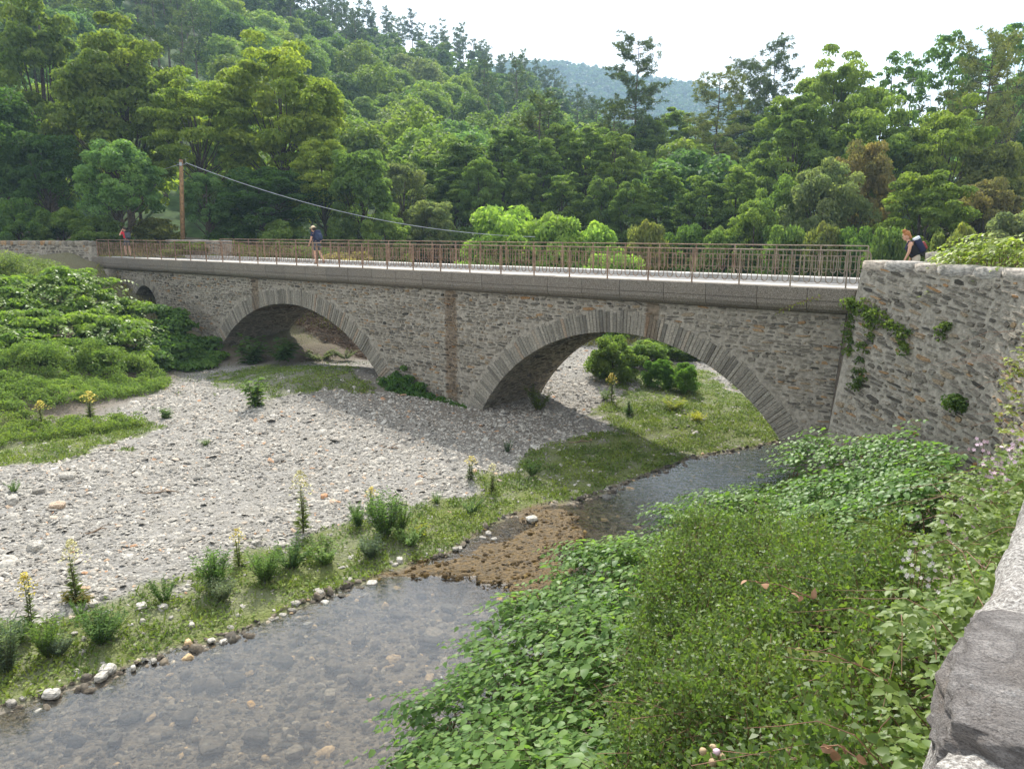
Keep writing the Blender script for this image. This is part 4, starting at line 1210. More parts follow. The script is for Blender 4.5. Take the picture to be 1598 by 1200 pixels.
EDGE = [(80, 1085, 26, .8, 'largest white stone at the water edge, bottom left'), (168, 1046, 22, .8, 'upper of two white stones touching at the water edge'), (158, 1057, 20, .78, 'lower of two white stones touching at the water edge'),
        (57, 857, 26, .62, 'chunky grey-white stone on the gravel at the left edge'), (20, 784, 28, .66, 'pale boulder on the gravel just below the left herb patch'), (90, 791, 24, .93, 'brownish flat stone on the gravel near the left edge'),
        (506, 776, 12, 1.0, 'small rust-red stone on the pale gravel beside the tall flower stalk'), (830, 811, 17, .78, 'white stone standing at the top of the brown riffle'),
        (581, 912, 18, .8, 'white stone in the shallows where the brown riffle starts'), (947, 778, 16, .15, 'dark stone at the corner of the pool under the bridge')]
for px, py, w, t, lab in EDGE: lone_rock('river_stone', px, py, w, t, lab, 'stone', 'single stones beside the stream')
SMALL = [(171, 1077, 11), (221, 947, 18), (254, 949, 15), (116, 989, 10), (129, 1019, 14), (120, 1048, 12), (208, 1043, 11), (18, 1099, 16), (267, 965, 10), (299, 977, 14), (144, 943, 15), (399, 849, 16), (438, 851, 16), (403, 840, 11),
         (498, 925, 19), (461, 942, 13), (455, 954, 12), (507, 942, 14), (544, 907, 13), (624, 876, 17), (617, 882, 11), (570, 931, 12), (427, 967, 15), (440, 961, 12), (762, 833, 11), (771, 842, 11), (753, 840, 10), (718, 858, 12), (711, 857, 10), (686, 860, 11), (663, 866, 10), (107, 745, 24), (61, 769, 20), (349, 1003, 13), (330, 1000, 12), (480, 975, 13), (520, 930, 10), (240, 1032, 12), (60, 1112, 14), (36, 1090, 12)]
for px, py, w in SMALL: lone_rock('river_stone', px, py, w, float(gr.uniform(.32, .8)), 'small pale stone lying along the edge of the stream', 'stone', 'small pale stones along the waterline')
lone_rock('river_stone', 780, 937, 14, 1.0, 'small yellow stone in the water below the brown riffle', 'stone', 'single stones beside the stream', z=-.05)
BED = [(442, 1034, 30, .15), (392, 1100, 16, 1.0), (515, 1085, 22, .85), (677, 992, 32, .8), (672, 1002, 34, .1), (670, 1060, 22, .95), (350, 1023, 20, .95), (365, 1062, 34, .2), (205, 1120, 34, .15), (290, 1120, 30, .2), (400, 1150, 40, .2), (480, 1140, 28, .4), (330, 1165, 36, .55), (560, 1060, 28, .3), (600, 1100, 24, .6), (560, 1000, 24, .4), (620, 960, 24, .3), (700, 950, 26, .35), (520, 1040, 26, .5), (180, 1155, 30, .35), (460, 1175, 26, .8), (90, 1150, 28, .3)]
for px, py, w, t in BED:
    lone_rock('river_cobble', px, py, w, t, 'rounded cobble lying under the clear water of the stream', 'cobble', 'cobbles under the water', 'bed_stone', .45, z=-.27, up=.2)

# ------------------------------------------------------------------ ground cover
def cover(name, label, n, box, sel, ll, col, rng, blade=False, lift=.05):
    x, y, z, sL, sR, sT, alg, px = surf(n, *box, rng)
    ok = sel(x, y, sL, sR, sT, px)
    P = np.stack([x, y, z], -1)[ok]; n = len(P)
    l = ll*rng.uniform(.5, 1.4, n)
    if blade:
        t = rdir(rng, n); t[:, 2] = np.abs(t[:, 2])+.7; nr = rdir(rng, n)
        V, Fq = diamonds(P+unit(t)*l[:, None]*.45, t, nr, l, l*.16, 0)
    else:
        nr = unit(rng.normal(0, .5, (n, 3))+np.array([0, 0, 1.0])); t = rdir(rng, n)
        P = P+np.array([0, 0, 1])*rng.uniform(0, lift, n)[:, None]
        V, Fq = diamonds(P, t-nr*np.sum(t*nr, 1, keepdims=True), nr, l, l*.6)
    T = np.clip(fbm(P[:, 0]*1.7, P[:, 1]*1.7, 5)*1.1-.05+rng.normal(0, .15, n), 0, 1)
    return tag(obj(name, mesh_np(name, V, Fq, M['grass_blade'], np.repeat(T, 4)), color=col), label, 'ground cover', kind='stuff')
gc = np.random.default_rng(41)
def sel_grass(x, y, sL, sR, sT, px):
    d = fbm(x*1.6, y*1.6, 51)+.02
    return grass_mask(x, y) & (sL > .02) & (px > -300) & (px < 1300) & (gc.random(len(x)) < sstep(.33, .62, d)+.12)
cover('creeping_herbs', 'bright green creeping herbs growing along the water edge', 300000, (-15, 12, 9, 41), sel_grass, .075, (.150, .21, .05), gc, lift=.07)
cover('thin_grass', 'thin grass blades sprouting between the stones of the bank', 70000, (-15, 10, 9, 30), sel_grass, .15, (.15, .195, .05), gc, True)
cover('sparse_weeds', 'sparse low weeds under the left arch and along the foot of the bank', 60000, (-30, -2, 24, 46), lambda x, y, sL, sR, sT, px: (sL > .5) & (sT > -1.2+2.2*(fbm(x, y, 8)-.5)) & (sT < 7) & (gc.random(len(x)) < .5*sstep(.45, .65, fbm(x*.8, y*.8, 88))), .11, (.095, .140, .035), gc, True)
# dry brown litter of canes on the bank behind the left arch
x, y, z, sL, sR, sT, alg, px = surf(30000, -22, 0, 36, 58, gc)
u_, v_ = to_uv(x, y); ok = (sT > -.3) & (v_ > 4.6) & (v_ < 20) & (u_ > 17)
P = np.stack([x, y, z], -1)[ok]; n = len(P); t = rdir(gc, n); t[:, 2] *= .35
V, Fq = diamonds(P+np.array([0, 0, .1])+rdir(gc, n)*.1, t, rdir(gc, n), gc.uniform(.4, 1.4, n), np.full(n, .035), 0)
M['dry_cane'] = make_stone('dry_cane', [(0, (.07, .045, .03)), (.5, (.20, .13, .085)), (1, (.36, .27, .19))], sc=3.0)
tag(obj('dead_canes', mesh_np('dead_canes', V, Fq, M['dry_cane'], np.repeat(gc.random(n), 4))), 'dry brown canes and litter on the bank seen through the left arch', 'litter', kind='stuff')

# ------------------------------------------------------------------ leaves and sprays for the plants close by
OV = np.array([[0, 0, 0], [.20, -.34, .05], [.58, -.30, .02], [1, 0, -.16], [.58, .30, .02], [.20, .34, .05], [.24, 0, -.015], [.62, 0, -.045]])
OVF = np.array([[0, 1, 6], [1, 2, 7], [1, 7, 6], [2, 3, 7], [0, 6, 5], [6, 7, 4], [6, 4, 5], [7, 3, 4]])
def ovate(P, T, Nn, L, wid=1.0):
    T = unit(T); B = unit(np.cross(Nn, T)); Nn = np.cross(T, B); L = np.asarray(L)[:, None, None]
    o = OV[None]
    V = P[:, None]+L*(o[..., 0:1]*T[:, None]+o[..., 1:2]*B[:, None]*wid+o[..., 2:3]*Nn[:, None])
    return V.reshape(-1, 3), (np.arange(len(P))[:, None, None]*8+OVF[None]).reshape(-1, 3)
LEAFM = {}
def leaf_parts(root, P, T, Nn, L, tint, col, wid, name='leaf', limit=300, mat='glossy_leaf'):
    """the leaves that show largest become parts, the rest one joined part"""
    dep = np.maximum(P[:, 1]*cp-(P[:, 2]-EYE)*sp, .4)
    px = CX+F*P[:, 0]/dep; up = (P[:, 1]*sp+(P[:, 2]-EYE)*cp); py = CY-F*up/dep
    T = unit(T); B = unit(np.cross(Nn, T)); Nn = np.cross(T, B)
    view = unit(np.array([0, 0, EYE])-P)
    sc = L/dep*(np.abs(np.sum(view*Nn, 1))*.7+.3)*((px > 0) & (px < 1598) & (py < 1200) & (py > 0))*EXPO.get('w', np.ones(1))
    order = np.argsort(-sc); big = order[:limit]; rest = order[limit:]
    key = (name, wid)
    if key not in LEAFM:
        V = OV*np.array([1, wid, 1]); LEAFM[key] = mesh_np(name, V, OVF, M[mat], np.full(8, .5), smooth=True)
    me = LEAFM[key]
    for i in big:
        o = obj(name, me, root, color=np.array(col)*(0.72+.6*tint[i]))
        m = Matrix.Identity(4); s = L[i]
        for r in range(3): m[r][0] = T[i, r]*s; m[r][1] = B[i, r]*s; m[r][2] = Nn[i, r]*s; m[r][3] = P[i, r]
        o.matrix_basis = m
    if len(rest):
        V, Fq = ovate(P[rest], T[rest], Nn[rest], L[rest], wid)
        obj('foliage', mesh_np('foliage', V, Fq, M[mat], np.repeat(tint[rest], 8), smooth=True), root, color=col, kind='stuff')
EXPO = {}
def sprays(rng, P, az, nl, step, L, rise=.25, droop=.55, ang=55, upn=.85, jit=.25):
    """alternate leaves on arching twigs -> positions, directions, normals, sizes, twig polylines"""
    n = len(P); d = np.stack([np.cos(az), np.sin(az), np.zeros(n)], -1); side = np.stack([-d[:, 1], d[:, 0], np.zeros(n)], -1)
    Ps, Ts, Ns, Ls, tw = [], [], [], [], []
    ln = nl*step*rng.uniform(.7, 1.2, n)
    for j in range(nl):
        q = (j+.6)/nl*ln
        c = P+d*q[:, None]+np.array([0, 0, 1])*(rise*q-droop*q*q/np.maximum(ln, .05)*.9)[:, None]
        sg = 1 if j % 2 else -1
        a = math.radians(ang) if j < nl-1 else 0
        t = d*math.cos(a)+side*sg*math.sin(a)+np.array([0, 0, -.28])+rng.normal(0, .16, (n, 3))
        nr = np.array([0, 0, upn])+d*.28+rng.normal(0, jit, (n, 3))
        Ps.append(c); Ts.append(t); Ns.append(nr); Ls.append(L*rng.uniform(.65, 1.15, n)*(1-.35*j/nl))
    t0 = P; t1 = P+d*(ln*.5)[:, None]+np.array([0, 0, 1])*(rise*ln*.5-droop*ln*.22)[:, None]; t2 = P+d*ln[:, None]+np.array([0, 0, 1])*(rise*ln-droop*ln*.9)[:, None]
    return np.concatenate(Ps), np.concatenate(Ts), np.concatenate(Ns), np.concatenate(Ls), np.stack([t0, t1, t2], 1)
def twig_mesh(tw, r, k=3):
    n = len(tw); d = unit(tw[:, 2]-tw[:, 0]); a = unit(np.cross(d, np.array([0, 0, 1.0])+.01)); b = np.cross(d, a)
    an = np.arange(k)*2*math.pi/k
    V = np.stack([tw[:, j, None, :]+r*(1-.35*j)*(a[:, None]*np.cos(an)[None, :, None]+b[:, None]*np.sin(an)[None, :, None]) for j in range(3)], 1)
    i = np.arange(k); i2 = (i+1) % k
    q = np.concatenate([np.stack([j*k+i, j*k+i2, (j+1)*k+i2, (j+1)*k+i], -1) for j in range(2)])
    return V.reshape(-1, 3), (np.arange(n)[:, None, None]*3*k+q[None]).reshape(-1, 4)
def hull(pts):
    p = sorted(map(tuple, pts))
    def half(p):
        h = []
        for q in p:
            while len(h) > 1 and (h[-1][0]-h[-2][0])*(q[1]-h[-2][1])-(h[-1][1]-h[-2][1])*(q[0]-h[-2][0]) <= 0: h.pop()
            h.append(q)
        return h
    a, b = half(p), half(p[::-1]); return a[:-1]+b[:-1]
class Canopy:
    """the top of a mass of plants: a surface through points read off the photograph at their distances"""
    def __init__(s, pts):
        s.P = np.array([aty(*p) for p in pts]); s.h = hull(s.P[:, :2])
    def z(s, x, y):
        d = (x[:, None]-s.P[None, :, 0])**2+(y[:, None]-s.P[None, :, 1])**2+.02
        w = d**-1.7; return (w*s.P[None, :, 2]).sum(1)/w.sum(1)
    def sample(s, rng, dens, minabove=.15):
        h = np.array(s.h); lo, hi = h.min(0), h.max(0); n = int(dens*np.prod(hi-lo))
        x = rng.uniform(lo[0], hi[0], n); y = rng.uniform(lo[1], hi[1], n); k = inpoly(x, y, s.h); x, y = x[k], y[k]
        z = s.z(x, y)+(fbm(x*1.0, y*1.0, 91)-.5)*.9+(fbm(x*3.1, y*3.1, 92)-.5)*.6
        return np.stack([x, y, np.maximum(z, H(x, y)+minabove)], -1)
def near_w(P): return P[:, 2]
kr = np.random.default_rng(51)
def knotweed(name, label, can, dens, nl, step, L, col, parts=300, rng=kr, base_az=2.45, depth=.5, wid=1.0, stems=60, cat='shrub', rise=.25, minab=.25):
    S = can.sample(rng, dens, minab); n = len(S)
    dp = rng.exponential(.22, n); dp = np.minimum(dp, depth*1.6)*(rng.random(n) < .75)
    S = S-np.array([0, 0, 1])*dp[:, None]
    G = H(S[:, 0], S[:, 1]); S[:, 2] = np.maximum(S[:, 2], G+.1)
    az = base_az+rng.normal(0, .9, n)
    P, T, Nn, Ls, tw = sprays(rng, S, az, nl, step, L, rise)
    w = np.tile(np.exp(-dp*6), nl); EXPO['w'] = w
    c = can.P.mean(0); root = thing(name, (c[0], c[1], Hs(c[0], c[1])), label, cat)
    pt = fbm(S[:, 0]*1.2, S[:, 1]*1.2, 97)*1.2-.6
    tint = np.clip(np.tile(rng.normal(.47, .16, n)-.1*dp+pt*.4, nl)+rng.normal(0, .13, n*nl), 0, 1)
    leaf_parts(root, P, T, Nn, Ls, tint, col, wid, 'leaf', parts)
    EXPO.clear()
    V, Fq = twig_mesh(tw, .0035*L/.12+.001)
    obj('twigs', mesh_np('twigs', V, Fq, M['stem']), root, kind='stuff')
    b = MB()
    for i in rng.permutation(n)[:stems]:
        p = S[i]; g = Hs(p[0], p[1]); q = p+np.array([rng.normal(0, .3), rng.normal(0, .3), 0]); q[2] = g-.05
        b.tube([q, q*.4+p*.6+np.array([0, 0, .15]), p], [.012, .009, .005], 5)
    if b.n: b.obj('stems', M['stem_red'], root, kind='stuff')
    return root
KN = (.160, .262, .078)
K1 = Canopy([(600, 1215, 8.1), (612, 1195, 8.3), (690, 1052, 9.8), (760, 990, 11), (850, 922, 12.3), (950, 838, 14.6), (800, 1195, 6.8), (900, 1195, 6.0), (960, 1100, 7.2), (940, 1000, 9.2), (1000, 900, 12), (985, 1195, 5.4), (700, 1150, 8.0), (820, 1050, 8.9), (700, 1260, 7.0), (900, 1290, 5.4), (1030, 1290, 4.4), (1010, 1200, 5.0), (1000, 1020, 8.0), (1020, 870, 12.4)])
knotweed('knotweed_thicket', 'dense thicket with large heart-shaped leaves leaning over the stream at the bottom of the photo', K1, 52, 9, .088, .15, KN, 300)
K2 = Canopy([(935, 850, 14.3), (1010, 812, 15.6), (1080, 790, 16.6), (1200, 772, 17.8), (1240, 745, 18.4), (1000, 905, 12.0), (1100, 850, 13.6), (1200, 835, 14.0), (1290, 830, 12.6), (1260, 780, 15.5)])
knotweed('knotweed_thicket', 'knotweed strip on the bank farther back, between the pool and the small-leaved bush', K2, 55, 9, .08, .13, (.155, .256, .07), 300)
K3 = Canopy([(1245, 700, 17.6), (1262, 682, 17.5), (1300, 672, 17.3), (1345, 690, 16.6), (1395, 690, 15.8), (1450, 678, 15.2), (1500, 712, 13.4), (1525, 735, 12.4), (1255, 760, 16), (1350, 765, 13.5), (1450, 805, 11), (1300, 830, 11.9), (1400, 830, 10.4), (1230, 740, 18)])
knotweed('knotweed_thicket', 'leafy knotweed bush growing against the foot of the stone wing wall', K3, 60, 9, .085, .14, (.138, .244, .07), 300, minab=.4)
K7 = Canopy([(1430, 392, 17.5), (1480, 378, 17.2), (1530, 376, 16.6), (1580, 395, 15.8), (1620, 400, 15), (1440, 402, 20), (1500, 392, 20), (1560, 398, 19), (1640, 398, 18)])
K7.P[:, 0] += .9
K7.h = hull(K7.P[:, :2])
knotweed('knotweed_bush', 'bright knotweed growing behind the coping of the wing wall, right of the woman', K7, 40, 9, .09, .15, (.25, .31, .07), 120, minab=.6)
# small-leaved bush
def fine_bush(name, label, can, dens, L, col, rng, asp=.55, layers=.55, cat='bush', sp_=.14, nper=16, twigs=True):
    S = can.sample(rng, dens, .2); n = len(S)
    gap = fbm(S[:, 0]*2.3+S[:, 2]*1.5, S[:, 1]*2.3, 95); keep = (gap > .41) | (rng.random(n) < .18); S = S[keep]; n = len(S)
    dp = np.minimum(rng.exponential(.28, n), layers); S[:, 2] -= dp
    S[:, 2] = np.maximum(S[:, 2], H(S[:, 0], S[:, 1])+.05)
    d = unit(rng.normal(0, .65, (n, 3))+np.array([-.25, .15, .75]))
    Cc = np.repeat(S, nper, 0); q = np.tile(np.linspace(-.5, 1, nper), n)[:, None]*sp_*1.6
    dd = np.repeat(d, nper, 0)
    P = Cc+dd*q+rng.normal(0, sp_*.07, Cc.shape)
    t = unit(rng.normal(0, .8, P.shape)+dd*.7); nr = unit(rng.normal(0, .55, P.shape)+np.array([0, 0, .75]))
    l = L*rng.uniform(.6, 1.25, len(P))
    V, Fq = diamonds(P+t*l[:, None]*.5, t, nr, l, l*asp, .2)
    pt = fbm(S[:, 0]*1.5, S[:, 1]*1.5, 71)
    T = np.clip(np.repeat(pt*.7+rng.normal(.12, .12, n), nper)+rng.normal(0, .13, len(P)), 0, 1)
    c = can.P.mean(0); root = thing(name, (c[0], c[1], Hs(c[0], c[1])), label, cat)
    obj('foliage', mesh_np('foliage', V, Fq, M['glossy_leaf'], np.repeat(T, 4)), root, color=col, kind='stuff')
    if twigs:
        tw = np.stack([S-d*sp_*2.2, S, S+d*sp_*1.5], 1)[:int(n*.6)]
        V, Fq = twig_mesh(tw, .0028); obj('twigs', mesh_np('twigs', V, Fq, M['stem_red']), root, kind='stuff')
    return root
F1 = Canopy([(985, 1010, 7.2), (960, 1100, 6.2), (965, 1200, 5.0), (1045, 850, 10.5), (1110, 815, 11.6), (1200, 800, 11.6), (1290, 825, 10.2), (1350, 870, 8.2), (1400, 960, 5.6), (1400, 1060, 4.3), (1360, 1200, 3.5), (1200, 1200, 4.0), (1200, 1000, 6.2), (1100, 1100, 5.3), (1100, 930, 8.2), (1050, 1280, 4.2), (1250, 1300, 3.2), (960, 1310, 4.7), (1420, 850, 7.0), (1440, 900, 5.8), (1340, 1290, 2.9)])
fine_bush('small_leaved_bush', 'big green bush of small leaves filling the bank below the parapet', F1, 420, .05, (.130, .192, .052), np.random.default_rng(52), .58, .8, 'bush', .2)
# brambles
br = np.random.default_rng(53)
F2 = Canopy([(1420, 1120, 3.0), (1390, 1210, 2.9), (1450, 1010, 3.2), (1500, 900, 3.9), (1560, 800, 5.3), (1640, 720, 7.2), (1560, 700, 8.8), (1500, 770, 8.2), (1440, 850, 6.2), (1390, 950, 5.2), (1380, 1080, 4.0), (1340, 1180, 3.5), (1430, 1290, 2.4), (1620, 640, 9.6), (1590, 690, 9.2)])
def bramble(name, label, can, dens, L, col, rng, parts=220):
    S = can.sample(rng, dens, .25); n = len(S); dp = np.minimum(rng.exponential(.14, n), .5); S[:, 2] -= dp
    az = rng.uniform(0, 6.28, n); 
    Ps, Ts, Ns, Ls = [], [], [], []
    up = unit(rng.normal(0, .28, (n, 3))+np.array([-.15, -.1, 1]))
    for j, (a, s) in enumerate(((0, 1), (1.2, .85), (-1.2, .85), (2.2, .55), (-2.2, .55))):
        t = np.stack([np.cos(az+a), np.sin(az+a), rng.normal(-.2, .15, n)], -1)
        k = rng.random(n) < (1 if j < 3 else .45)
        Ps.append((S+t*L*.16)[k]); Ts.append(t[k]); Ns.append((up+rng.normal(0, .15, (n, 3)))[k]); Ls.append((L*s*rng.uniform(.65, 1.2, n))[k])
    P, T, Nn, Ls = map(np.concatenate, (Ps, Ts, Ns, Ls))
    c = can.P.mean(0); root = thing(name, (c[0], c[1], Hs(c[0], c[1])), label, 'bramble')
    tint = np.clip(rng.normal(.5, .17, len(P)), 0, 1)
    leaf_parts(root, P, T, Nn, Ls, tint, col, .95, 'leaf', parts)
    b = MB()
    for i in rng.permutation(n)[:60]:
        p = S[i]; a = rng.uniform(0, 6.28); l = rng.uniform(.35, 1.0); e = p+np.array([math.cos(a)*l, math.sin(a)*l, rng.uniform(-.25, .1)]); mdl = (p+e)/2+np.array([0, 0, .16*l])
        b.tube([p-np.array([0, 0, .1]), p*.75+e*.25+np.array([0, 0, .10*l]), mdl, p*.25+e*.75+np.array([0, 0, .07*l]), e], [.003, .0028, .0025, .002, .0012], 4)
    b.obj('canes', M['stem_red'], root, kind='stuff')
    return root, S
br_root, br_S = bramble('bramble', 'tangled yellow-green bramble with pink blossoms beside the near parapet', F2, 330, .066, (.140, .208, .058), br, 280)
F3 = Canopy([(1545, 640, 10.6), (1575, 560, 11.2), (1600, 520, 11.6), (1680, 500, 11), (1690, 640, 9.6), (1600, 680, 9.6)])
F3.P[:, 0] -= .15
bramble('bramble', 'yellow-green creeper hanging at the right edge in front of the wing wall', F3, 160, .085, (.23, .27, .055), br, 100)
# undergrowth on the right bank
x, y, z, sL, sR, sT, alg, px = surf(120000, -6, 12, 1.5, 24, br)
_, _, _, sW_, _ = fields(x, y); u_, v_ = to_uv(x, y)
ok = (sR < .1) & (sW_ > .15) & (v_ < .2) & (px > 350)
P = np.stack([x, y, z], -1)[ok]; n = len(P); P[:, 2] += br.uniform(.02, .38, n)
l = .075*br.uniform(.5, 1.3, n); V, Fq = diamonds(P, rdir(br, n), unit(br.normal(0, .5, (n, 3))+np.array([0, 0, 1.0])), l, l*.7)
tag(obj('undergrowth', mesh_np('undergrowth', V, Fq, M['leaf'], np.repeat(np.clip(br.normal(.4, .16, n), 0, 1), 4)), color=(.105, .16, .045)), 'low leafy undergrowth covering the bank below the parapet', 'undergrowth', kind='stuff')
# blossoms
def blossom_cluster(px, py, y, n, mat, label, name='bramble_flower', cat='flower', s=.022, group=None):
    P0 = aty(px, py, y); root = thing(name, tuple(P0), label, cat, group)
    for i in range(n):
        c = P0+br.normal(0, .075, 3)
        b = MB(); ax = unit(np.array([-.3, -.9, .8])+br.normal(0, .35, 3)); A = unit(np.cross(ax, [0, 0, 1.0])); B = np.cross(ax, A)
        for k in range(5):
            a = k*1.2566; t = A*math.cos(a)+B*math.sin(a); w = np.cross(ax, t)
            b.add([c, c+t*s*.6-w*s*.38+ax*.004, c+t*s*1.1+ax*.002, c+t*s*.6+w*s*.38+ax*.004], [(0, 1, 2, 3)])
        b.obj('petals', M[mat], root)
    st = MB(); st.tube([P0-np.array([.02, 0, .35]), P0-np.array([0, 0, .1]), P0+np.array([0, 0, .05])], .003, 4); st.obj('stalk', M['stem_red'], root)
    return root
for i, (px, py, y, n) in enumerate([(1535, 695, 8.2, 8), (1552, 735, 7.6, 12), (1562, 750, 7.3, 10), (1528, 768, 7.6, 11), (1512, 772, 7.8, 7), (1512, 790, 7.2, 6), (1580, 700, 7.4, 7), (1592, 712, 7.2, 6), (1494, 822, 6.4, 6), (1545, 715, 7.8, 8), (1494, 845, 6.0, 5), (1582, 762, 6.8, 6)]):
    blossom_cluster(px, py, y, n, 'petal_pink', 'cluster of small pale pink bramble blossoms near the right edge', group='pink bramble blossoms')
for i, (px, py, y, n) in enumerate([(1430, 872, 5.2, 7), (1436, 888, 5.0, 6), (1440, 905, 4.8, 5), (1428, 862, 5.4, 5)]):
    blossom_cluster(px, py, y, n, 'petal_white', 'whitish faded bramble flower head beside the small-leaved bush', s=.016, group='faded bramble flower heads')
# thistle heads in the bottom edge, dry leaves, arching grass
def head_plant(px, py, y, mat, label, r=.02, n=5):
    P0 = aty(px, py, y); root = thing('thistle', tuple(P0-np.array([0, 0, .45])), label, 'thistle')
    for i in range(n):
        c = P0+br.normal(0, .035, 3)*np.array([1, 1, .6]); V, Fs = rock(r, r, r*.95, 3, i+3, .05, .1)
        MB().add(V+c, Fs, .6).obj('flower_head', M[mat if i == 0 else 'seed_head'], root, smooth=True)
        MB().tube([c, c*.6+(P0-np.array([0, 0, .2]))*.4, P0-np.array([0, 0, .48])], .003, 4).obj('stalk', M['stem'], root)
head_plant(1113, 1180, 4.3, 'petal_pink', 'thistle with one pink head at the bottom edge of the photo', .022, 7)
head_plant(1231, 1182, 3.7, 'seed_head', 'thistle with tan seed heads at the bottom edge, right of the pink one', .019, 4)
def dry_spray(px, py, y, dx, n, label, mat='leaf_dry', L=.07):
    P0 = aty(px, py, y); P1 = aty(px+dx, py+abs(dx)*.28, y-.1); root = thing('bramble_shoot', tuple(P1), label, 'bramble')
    MB().tube([P0, (P0+P1)/2+np.array([0, 0, .03]), P1], [.002, .003, .004], 4).obj('cane', M['stem_red'], root)
    for i in range(n):
        q = i/(n-1); c = P0*(1-q)+P1*q
        t = unit(br.normal(0, .6, 3)+np.array([0, -.2, .2]))[None]; nr = unit(br.normal(0, .4, 3)+np.array([0, -.5, .8]))[None]
        V, Fq = ovate(c[None], t, nr, np.array([L*br.uniform(.6, 1.1)]), .8)
        obj('leaf', mesh_np('leaf', V, Fq, M[mat], np.full(8, .5)), root, color=(.30, .31, .12))
dry_spray(1165, 905, 4.6, 105, 7, 'arching bramble shoot with reddish young leaves above the small-leaved bush')
dry_spray(1230, 1010, 3.6, 130, 9, 'pale-leaved bramble shoot reaching left over the bush', 'leaf', .06)
dry_spray(1280, 1165, 2.8, 55, 5, 'bramble shoot with brown and yellow leaves at the bottom edge')
def grass_tuft(px, py, y, n, l, label, col=(.16, .20, .06)):
    P0 = aty(px, py, y); root = thing('tall_grass', tuple(P0-np.array([0, 0, .1])), label, 'grass')
    for i in range(n):
        a = math.pi+br.normal(0, .8); e = br.uniform(.5, 1)*l; d = np.array([math.cos(a), math.sin(a)*.6, 0])
        pts = np.array([P0+d*e*q+np.array([0, 0, e*(.75*q-.62*q*q)]) for q in np.linspace(0, 1, 6)])
        V, Fq = tube_np(pts, np.array([.004, .005, .005, .004, .003, .0012]), 3)
        obj('blade', mesh_np('blade', V, Fq, M['leaf'], np.full(len(V), .6)), root, color=col)
grass_tuft(1425, 845, 6.8, 9, 1.1, 'arching grass tuft between the wall-foot knotweed and the bramble')
grass_tuft(1500, 760, 8.0, 6, .9, 'tall thin grass rising from the bramble below the wing wall')
# ------------------------------------------------------------------ left bank
lr = np.random.default_rng(61)
def mass(name, label, can, nclump, rc, per, ll, flat_, up, col, rng, cat='shrub', sink=.5, asp=.6, droop=.3, layers=2, spread=.35):
    S = can.sample(rng, 60, .1); S = S[rng.permutation(len(S))[:nclump*layers]]
    S[:, 2] -= np.minimum(rng.exponential(sink*.6, len(S)), sink*3)*(np.arange(len(S)) >= nclump*.6)
    S[:, 2] = np.maximum(S[:, 2], H(S[:, 0], S[:, 1])+rc*.3)
    V, Fq, T = leaf_clumps(rng, S, rc*rng.uniform(.65, 1.3, len(S)), per, ll, flat_, up, .48, spread, droop, asp)
    c = can.P.mean(0); root = thing(name, (c[0], c[1], Hs(c[0], c[1])), label, cat)
    obj('foliage', mesh_np('foliage', V, Fq, M['leaf'], T), root, color=col, kind='stuff')
    b = MB()
    for p in S[rng.permutation(len(S))[:30]]:
        g = Hs(p[0], p[1]); q = np.array([p[0]+rng.normal(0, .3), p[1]+rng.normal(0, .3), g-.05]); b.tube([q, (p+q)/2, p], [.025, .018, .008], 4)
    b.obj('stems', M['stem'], root, kind='stuff')
    return root
LK = Canopy([(-330, 428, 35.5), (30, 440, 36), (100, 432, 37), (190, 442, 38.4), (235, 475, 38.0), (10, 500, 32.5), (110, 500, 33.5), (200, 505, 35.0), (235, 530, 35.4), (40, 565, 29.5), (140, 560, 31), (215, 565, 32.5), (-330, 540, 30)])
mass('knotweed_thicket', 'big knotweed thicket in layered sprays below the grey parapet wall on the left bank', LK, 300, .52, 110, .22, .34, .62, (.150, .235, .055), lr, sink=.6, asp=.62, spread=.5)
knotweed('knotweed_thicket', 'arching knotweed shoots sticking out of the top of the big left thicket', LK, 9, 9, .13, .21, (.165, .25, .06), 0, lr, -1.2, .2, stems=30)
LK2 = Canopy([(230, 480, 37.8), (280, 492, 38.2), (330, 525, 38.4), (345, 556, 37.8), (235, 560, 34), (300, 582, 35), (330, 580, 36.2), (260, 530, 36.2)])
mass('knotweed_bush', 'darker knotweed bush between the big left thicket and the left arch', LK2, 75, .5, 120, .21, .4, .66, (.100, .18, .05), lr, sink=.5)
LT = Canopy([(-330, 404, 38), (10, 412, 38), (70, 422, 39), (130, 436, 40.5), (-330, 440, 36), (60, 440, 37.5), (130, 440, 39.6)])
mass('reeds', 'feathery yellow-green growth at the left edge below the parapet wall', LT, 110, .6, 120, .2, .8, .4, (.165, .215, .08), lr, asp=.2, spread=.5)
LH = Canopy([(-50, 560, 28.5), (60, 552, 29.5), (150, 552, 31), (225, 565, 33), (262, 592, 32.4), (265, 608, 31.3), (180, 640, 28.6), (100, 668, 26.8), (0, 690, 25.6), (-330, 700, 25), (60, 610, 28.2), (160, 600, 30.2)])
mass('herb_bed', 'wide bed of soft green herbs spreading over the left edge of the gravel', LH, 620, .30, 110, .095, .95, .4, (.150, .225, .065), lr, cat='herbs', sink=.15, asp=.35, layers=1, spread=.5)
LH2 = Canopy([(-330, 690, 24.6), (20, 690, 25.2), (120, 682, 25.7), (215, 684, 25.9), (238, 697, 25.2), (170, 722, 23.9), (90, 735, 23.2), (0, 748, 22.4), (-330, 755, 22)])
mass('herb_bed', 'low island of green herbs on the gravel at the left edge of the photo', LH2, 330, .22, 110, .085, .9, .4, (.145, .205, .055), lr, cat='herbs', sink=.12, asp=.35, layers=1, spread=.5)
